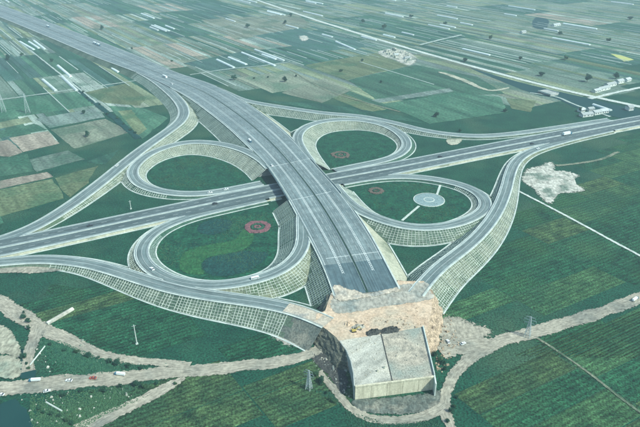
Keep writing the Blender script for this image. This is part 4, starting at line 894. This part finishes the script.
for k, (x, y, rd, lb) in enumerate([(234, 80, 6.5, 'largest round dark tree right of the main highway on tan ground'), (285, 82, 6, 'round dark tree on tan ground above the smallest loop'), (268, 78, 2.6, 'small round bush between the two dark trees on tan ground'),
        (254, 79, 2.4, 'small low bush beside the largest round tree'), (247.6, 28, 6.5, 'lone dark tree on the far tan field'), (285, 24, 6.5, 'dark tree left of the straight far road'), (291, 17, 6, 'tree just left of the straight far road near the top'),
        (341, 72, 4, 'lone small tree in the olive field left of the rubble yard'), (362, 62, 4.5, 'small tree beside the white rubble yard'), (296, 77, 2.6, 'small bush at the edge of the tan ground'), (381, 83, 2.8, 'lone bush in the large green field'),
        (384, 29, 7, 'dark tree right of the straight far road'), (411, 18, 6.5, 'dark tree farther right of the straight far road'), (363, 23, 6, 'tree close to the right side of the straight far road'), (465, 62, 5, 'tree beside the far road before the canal'),
        (566, 60, 6, 'dark tree left of the yellow field'), (587, 82, 7, 'large dark tree behind the canal by the white buildings'), (616, 79, 6.5, 'dark tree among the white buildings'), (541, 76, 5.5, 'tree left of the tan ground behind the canal'), (608, 42, 6, 'lone far tree at the upper right'),
        (580, 112, 4, 'dark tree beside the near canal buildings'), (87.5, 137, 4.5, 'bush cluster in the grey green field on the left'), (84, 114, 3.5, 'bush at the corner of the grey strip field'), (143, 78, 5, 'dark tree hugging the slip ramp where it leaves the highway'), (147, 82, 4, 'dark bush below the slip ramp start'),
        (8, 60, 6, 'dark tree at the left edge below the main highway'), (52, 62, 5, 'dark tree at the end of the diagonal path'), (22, 56, 4, 'small tree near the three white tunnels'), (505, 112, 4, 'bush on the tan patch beside the highway'), (436, 117, 4, 'bush in the green field above the slip ramp'),
        (460, 132, 3.0, 'bush next to the cream dirt ground'), (172, 62, 3.5, 'bush on the far verge of the main highway'), (132, 50, 4, 'dark tree on the far verge of the main highway'), (102, 30, 6, 'dark tree behind the highway among pale strips'), (520, 60, 5, 'tree in the strip fields above the canal'), (490, 40, 6, 'tree in the strip fields far right of the straight road'), (445, 25, 6, 'far tree above the side road'), (560, 35, 6, 'far tree below the fish pond'), (630, 20, 7, 'tree at the far upper right edge')]):
    tree(x, y, rd * .8, lb, 'scattered field trees', k % 4)
for (s, cnt, wh) in [(((78, 90), (139, 138)), 9, 'along the dark diagonal ditch'), (((60, 396), (180, 384)), 9, 'below the left dirt road'), (((30, 330), (22, 302)), 5, 'beside the forked track near the left edge'), (((48, 345), (150, 372)), 9, 'between forked track and dirt road'),
                     (((312, 372), (338, 410)), 6, 'at the muddy curl left of the block'), (((445, 425), (456, 395)), 4, 'at the near bend of the right dirt road'), (((436, 352), (446, 372)), 4, 'at the foot of the earth bank'), (((22, 352), (30, 372)), 4, 'beside the narrow water channel'), (((36, 410), (75, 425)), 6, 'right of the corner pond')]:
    for k in range(cnt):                                  # shrubs along ditch, track edges and verges
        f = (k + .5 + random.uniform(-.3, .3)) / cnt
        tree(s[0][0] + (s[1][0] - s[0][0]) * f + random.gauss(0, 1.2), s[0][1] + (s[1][1] - s[0][1]) * f + random.gauss(0, 1.2), random.uniform(1.0, 2.2), 'low dark shrub %s, %s from %s end' % (wh, ordn(k), 'left' if s[0][0] < s[1][0] else 'right'), 'low shrubs along ditches and tracks', random.randrange(4), 'shrub', 'shrub')

# ------------------------------------------------------------------ pylons and poles
def pylon(px, py, h, rz, label):
    t = tag(empty('power_pylon', P(px, py, 0), rz), label, 'pylon', 'lattice power pylons'); w = h * .11
    cor = lambda f: [(sx * w * (1 - .86 * f), sy * w * (1 - .86 * f), h * f) for sx, sy in ((-1, -1), (1, -1), (1, 1), (-1, 1))]
    for k in range(4): b = MB(); b.bar(cor(0)[k], cor(1)[k], .2, .2); b.build('leg', M['steel'], t)
    b = MB(); fs = [0, .18, .34, .48, .6, .7, .8, .9, 1]
    for f0, f1 in zip(fs[:-1], fs[1:]):
        A, B = cor(f0), cor(f1)
        for k in range(4): b.bar(A[k], B[(k + 1) % 4], .1, .1); b.bar(A[(k + 1) % 4], B[k], .1, .1); b.bar(B[k], B[(k + 1) % 4], .1, .1)
    b.build('bracing', M['steel'], t)
    for f, l in ((.68, .2), (.82, .24), (.95, .17)):
        b = MB()
        for s in (-1, 1): b.bar((0, 0, h * f), (0, s * h * l, h * f + .3), .13, .13); b.bar((0, 0, h * (f + .045)), (0, s * h * l, h * f + .35), .1, .1)
        for s in (-1, 1): b.bar((0, s * h * l, h * f + .2), (0, s * h * l, h * f - 1.4), .12, .12)
        b.build('cross_arm', M['steel'], t)
pylon(4, 112, 24, .4, 'lattice power pylon at the left edge of the fields'); pylon(28, 113, 24, .4, 'second lattice power pylon in from the left edge')
pylon(309, 389, 13, 1.0, 'small lattice pylon beside the dirt road near the painted shade'); pylon(527, 337, 15, 1.0, 'lattice pylon standing beside the right dirt road')
def pole(px, py, h, label):
    t = tag(empty('utility_pole', P(px, py, 0), .4), label, 'pole'); b = MB(); b.tube((0, 0, -.2), (0, 0, h), .34, .24, 8); b.build('pole', M['path'], t)
    b = MB(); b.bar((-1.3, 0, h - .8), (1.3, 0, h - .8), .16, .16); b.build('cross_arm', M['steel'], t); b = MB(); b.box((0, 0, .3), (1.4, 1.4, .7)); b.build('footing', M['path'], t)
pole(137, 344, 14, 'tall white pole in the crop field below the left slip ramp'); pole(131, 209, 8, 'small white pole between the far left loop and the highway')

# ------------------------------------------------------------------ vehicles
def wheel(b_, x, y, r, w=.3): b_.tube((x, y - w / 2, r), (x, y + w / 2, r), r, r, 10)
def make_vehicle(kind, paint):
    t = empty({'car': 'car', 'truck': 'truck', 'bus': 'bus', 'van': 'van'}[kind]); L, W, H_, wr, ax = {'car': (4.5, 1.85, 1.5, .33, (-1.35, 1.35)), 'truck': (12, 2.5, 3.7, .5, (-4.6, -3.3, 3.9)), 'bus': (11, 2.5, 3.1, .48, (-3.2, 3.5)), 'van': (11, 3.6, 3.1, .6, (-3.2, 3.5))}[kind]
    def prof(pts, w, nm, m, par=None):
        n = len(pts); b = MB(); b.add([(x, -w / 2, z) for x, z in pts] + [(x, w / 2, z) for x, z in pts], [tuple(range(n)), tuple(range(n, 2 * n))[::-1]] + [(i, n + i, n + (i + 1) % n, (i + 1) % n) for i in range(n)]); return b.build(nm, m, par or t)
    if kind == 'car':
        cb_ = prof([(-2.2, .3), (2.2, .3), (2.25, .75), (1.2, .95), (-2.1, 1.0), (-2.25, .7)], W, 'body', M[paint]); prof([(.95, .95), (.25, 1.42), (-1.2, 1.45), (-1.9, 1.0)], W - .2, 'window', M['glass'], cb_); prof([(.2, 1.43), (-1.15, 1.46), (-1.1, 1.52), (.1, 1.5)], W - .24, 'roof', M[paint])
    elif kind == 'truck':
        cb_ = prof([(3.9, .5), (6, .5), (6, 1.7), (5.75, 2.9), (3.9, 2.9)], W, 'cab', M['blue_paint' if paint == 'white_paint' else paint]); prof([(5.93, 1.75), (6.03, 1.75), (5.79, 2.7), (5.69, 2.7)], W - .3, 'windscreen', M['glass'], cb_)
        prof([(-6, 1.1), (3.7, 1.1), (3.7, 3.75), (-6, 3.75)], W + .05, 'cargo_box', M['white_paint']); prof([(-6, .75), (3.9, .75), (3.9, 1.1), (-6, 1.1)], 1.2, 'chassis', M['dark_paint'])
    else:
        cb_ = prof([(-5.5, .35), (5.4, .35), (5.5, 1.3), (5.2, 3.0), (-5.4, 3.1), (-5.5, 1.5)], W, 'body', M[paint]); prof([(-5.0, 1.6), (4.9, 1.6), (4.9, 2.5), (-5.0, 2.5)], W + .04, 'window_band', M['glass'], cb_)
        b = MB(); b.box((0, 0, 3.2), (3, 1.5, .25)); b.build('roof_unit', M['white_paint'], t)
    for x in ax:
        for s in (-1, 1): b = MB(); wheel(b, x, s * (W / 2 - .15), wr); b.build('wheel', M['tyre'], t)
    return t
protos = {}
def vehicle(kind, paint, px, py, z, road, label, group=None, flip=False, rz=None, sc=1.0):
    c = P(px, py, z)
    key = (kind, paint)
    if key not in protos: protos[key] = make_vehicle(kind, paint); o = protos[key]
    else: o = copy_tree(protos[key])
    if road is not None:
        i = ((road.c - c[:2]) ** 2).sum(1).argmin(); rz = math.atan2(road.t[i][1], road.t[i][0]); c[2] = road.z[i] + .01
    o.scale = (sc, sc, sc); o.location = c; o.rotation_euler = (0, 0, rz + (math.pi if flip else 0)); tag(o, label, kind, group)
vehicle('truck', 'white_paint', 48, 27, 5, main, 'white truck far up the main highway near the left edge')
vehicle('truck', 'white_paint', 95, 44, 5.6, main, 'white truck on the main highway where the slip ramp begins'); vehicle('truck', 'white_paint', 98.5, 45.6, 5.6, main, 'second white truck close behind another at the slip ramp start')
vehicle('bus', 'white_paint', 165, 78, 7, main, 'white bus on the main highway beside the first slip ramp'); vehicle('car', 'white_paint', 172, 85, 7, main, 'white car just ahead of the bus on the main highway')
vehicle('truck', 'white_paint', 250, 141.5, 9.5, main, 'white truck on the main highway just before the bridge', sc=.6); vehicle('car', 'white_paint', 272, 166, 9.5, main, 'white car crossing the left edge of the bridge')
vehicle('van', 'white_paint', 255, 278.5, 7.4, sw_loop, 'white van on the near left loop below the flower ring', sc=.5); vehicle('car', 'white_paint', 152, 269.5, 4, sw_loop, 'small white car on the near left loop beside the lawn edge')
vehicle('car', 'white_paint', 210, 193, 1.7, nw_loop, 'white car joining the highway from the far left loop'); vehicle('car', 'white_paint', 226, 189.5, 1.7, nw_loop, 'white car ahead, leaving the far left loop towards the bridge')
vehicle('car', 'white_paint', 117, 166, 4.6, nw_slip, 'white car on the first slip ramp beside the far left loop'); vehicle('car', 'dark_paint', 440, 157, 1.7, ew, 'dark car on the four-lane highway right of the smallest loop')
vehicle('car', 'dark_paint', 532, 144, 1.7, ew, 'dark car on the four-lane highway above the S-shaped ramp'); vehicle('truck', 'white_paint', 567, 135, 1.7, ew, 'white truck on the four-lane highway near the right edge'); vehicle('car', 'white_paint', 538, 149, 1.7, se_slip, 'white car entering the S-shaped ramp from the highway')
vehicle('car', 'dark_paint', 215, 204, 1.7, ew, 'dark car on the four-lane highway left of the bridge'); vehicle('car', 'dark_paint', 90, 226, 1.7, ew, 'dark car on the four-lane highway near the left edge')
vehicle('truck', 'blue_paint', 120, 375, .35, None, 'blue truck parked on the far side of the dirt road', rz=R(170), sc=.5); vehicle('truck', 'blue_paint', 35, 381, .35, None, 'blue truck at the left part of the dirt road', rz=R(185), sc=.5)
vehicle('car', 'white_paint', 69, 381, .35, None, 'white car on the dirt road between two trucks', rz=R(175), sc=.8); vehicle('car', 'red_paint', 93, 378.5, .35, None, 'red car on the dirt road beside the white car', rz=R(178), sc=.85)
vehicle('car', 'white_paint', 1, 395, .35, None, 'white car cut by the left edge on the dirt road', rz=R(172), sc=.8); vehicle('car', 'white_paint', 47, 391.5, .35, None, 'white car parked at the near edge of the dirt road', rz=R(20), sc=.8)
vehicle('truck', 'white_paint', 635, 300, .35, None, 'white truck on the right dirt road near the right edge', rz=R(35), sc=.5); vehicle('car', 'white_paint', 448, 342, .35, None, 'white car parked on worn dirt beside the earth bank', rz=R(100), sc=.8); vehicle('car', 'white_paint', 463, 344, .35, None, 'white car where the right dirt road meets the worn dirt', rz=R(30), sc=.8)

ex = tag(empty('excavator', P(354, 331.5, pz), R(15)), 'yellow excavator standing on the pink earth next to the heaps', 'excavator'); ex.scale = (.68, .68, .68)
for s in (-1, 1): b = MB(); b.box((0, s * 1.2, .5), (4.2, .7, 1.0), taper=.85); b.build('track', M['tyre'], ex)
b = MB(); b.box((-.3, 0, 1.7), (3.6, 2.6, 1.3), taper=.92); b.build('body', M['yellow_paint'], ex); b = MB(); b.box((.9, .75, 2.6), (1.5, 1.1, 1.7), taper=.85); b.build('cab', M['glass'], ex)
b = MB(); b.bar((1.2, -.2, 2.0), (4.2, -.2, 4.6), .5, .7); b.build('boom', M['yellow_paint'], ex); b = MB(); b.bar((4.1, -.2, 4.6), (6.2, -.2, 2.2), .4, .5); b.build('stick', M['yellow_paint'], ex); b = MB(); b.box((6.2, -.2, 1.6), (1.0, 1.2, 1.2), taper=.7); b.build('bucket', M['dark_paint'], ex)

# ------------------------------------------------------------------ far buildings
def house(px, py, L, W, H_, rz, label, flat=False, z=0.0, n_win=3):
    t = tag(empty('building', P(px, py, z), rz), label, 'building', 'white buildings near the canal'); L *= .72; W *= .8; H_ *= .8; b = MB(); b.box((0, 0, H_ / 2 - .1), (L, W, H_ + .2)); wl = b.build('wall', M['white_wall'], t)
    b = MB()
    if flat: b.box((0, 0, H_ + .2), (L + .5, W + .5, .4))
    else:
        e = .5; r = W * .28; b.add([(-L / 2 - e, -W / 2 - e, H_ - .1), (L / 2 + e, -W / 2 - e, H_ - .1), (L / 2 + e, 0, H_ + r), (-L / 2 - e, 0, H_ + r), (-L / 2 - e, W / 2 + e, H_ - .1), (L / 2 + e, W / 2 + e, H_ - .1)], [(0, 1, 2, 3), (3, 2, 5, 4), (0, 3, 4), (1, 5, 2), (0, 4, 5, 1)])
    b.build('roof', M['grey_roof'], t)
    for k in range(n_win):
        x = -L / 2 + L * (k + .5) / n_win; b = MB(); b.box((x, -W / 2 - .03, H_ * .55), (1.4, .1, 1.3)); b.build('window' if k else 'door', M['glass'], wl)
for a in [(586, 116, 22, 9, 4, .35, 'long low white building nearest the highway by the canal'), (596, 114, 16, 9, 4.5, .4, 'white building in the middle of the canal side group'), (603, 112.5, 14, 10, 4, .3, 'small white building at the right end of the canal side group'), (581, 111.5, 10, 8, 4, .5, 'small building behind the canal side group beside the dark tree'), (590, 110.5, 12, 7, 4, .4, 'white shed at the back of the canal side group'),
          (603, 90, 30, 9, 4.5, .55, 'longest white building beyond the canal'), (610, 86, 26, 9, 4.5, .55, 'white building behind the longest one beyond the canal'), (596, 92, 16, 8, 4, .55, 'small white building at the left end beyond the canal'), (619, 83, 18, 9, 5, .55, 'white building beside the dark tree beyond the canal'), (629, 110, 10, 9, 6, .3, 'white hut at the canal edge near the right border'), (627, 81, 14, 9, 4, .55, 'white building farthest right beyond the canal'),
          (556, 26, 26, 10, 4, .5, 'long white farm building beside the fish pond'), (407, 59, 14, 8, 3.5, .4, 'white shed in the rubble yard'), (396, 56, 10, 7, 3.5, .3, 'smaller white shed in the rubble yard'), (523, 33, 16, 8, 4, .5, 'far white building left below the fish pond')]:
    house(*a[:6], a[6])
pmp = tag(empty('canal_bridge', P(548, 94, 0), FV), 'pale concrete bridge block crossing the far canal', 'bridge'); b = MB(); b.box((0, 0, 2.2), (16, 22, 1.2)); b.build('deck', M['concrete'], pmp)
for s in (-1, 1):
    b = MB(); b.box((s * 7.8, 0, 3.3), (.5, 22, 1.0)); b.build('parapet', M['kerb'], pmp)
    b = MB(); b.box((0, s * 10.2, .8), (15, 1.4, 1.8)); b.build('abutment', M['concrete'], pmp)

# ------------------------------------------------------------------ haze
hz = MB(); hz.box((0, 0, 124.5), (29000, 29000, 252)); ho = hz.build('haze', None or []); tag(ho, 'pale blue green haze over the plain', 'haze', kind='stuff')
hm = bpy.data.materials.new('haze'); hm.use_nodes = True; nt = hm.node_tree; nt.nodes.clear(); out = nt.nodes.new("ShaderNodeOutputMaterial"); pv = nt.nodes.new("ShaderNodeVolumePrincipled")
pv.inputs["Color"].default_value = (.62, .90, 1.0, 1); pv.inputs["Density"].default_value = 0.00017; pv.inputs["Anisotropy"].default_value = 0.0
nt.links.new(pv.outputs[0], out.inputs["Volume"]); ho.data.materials.append(hm)
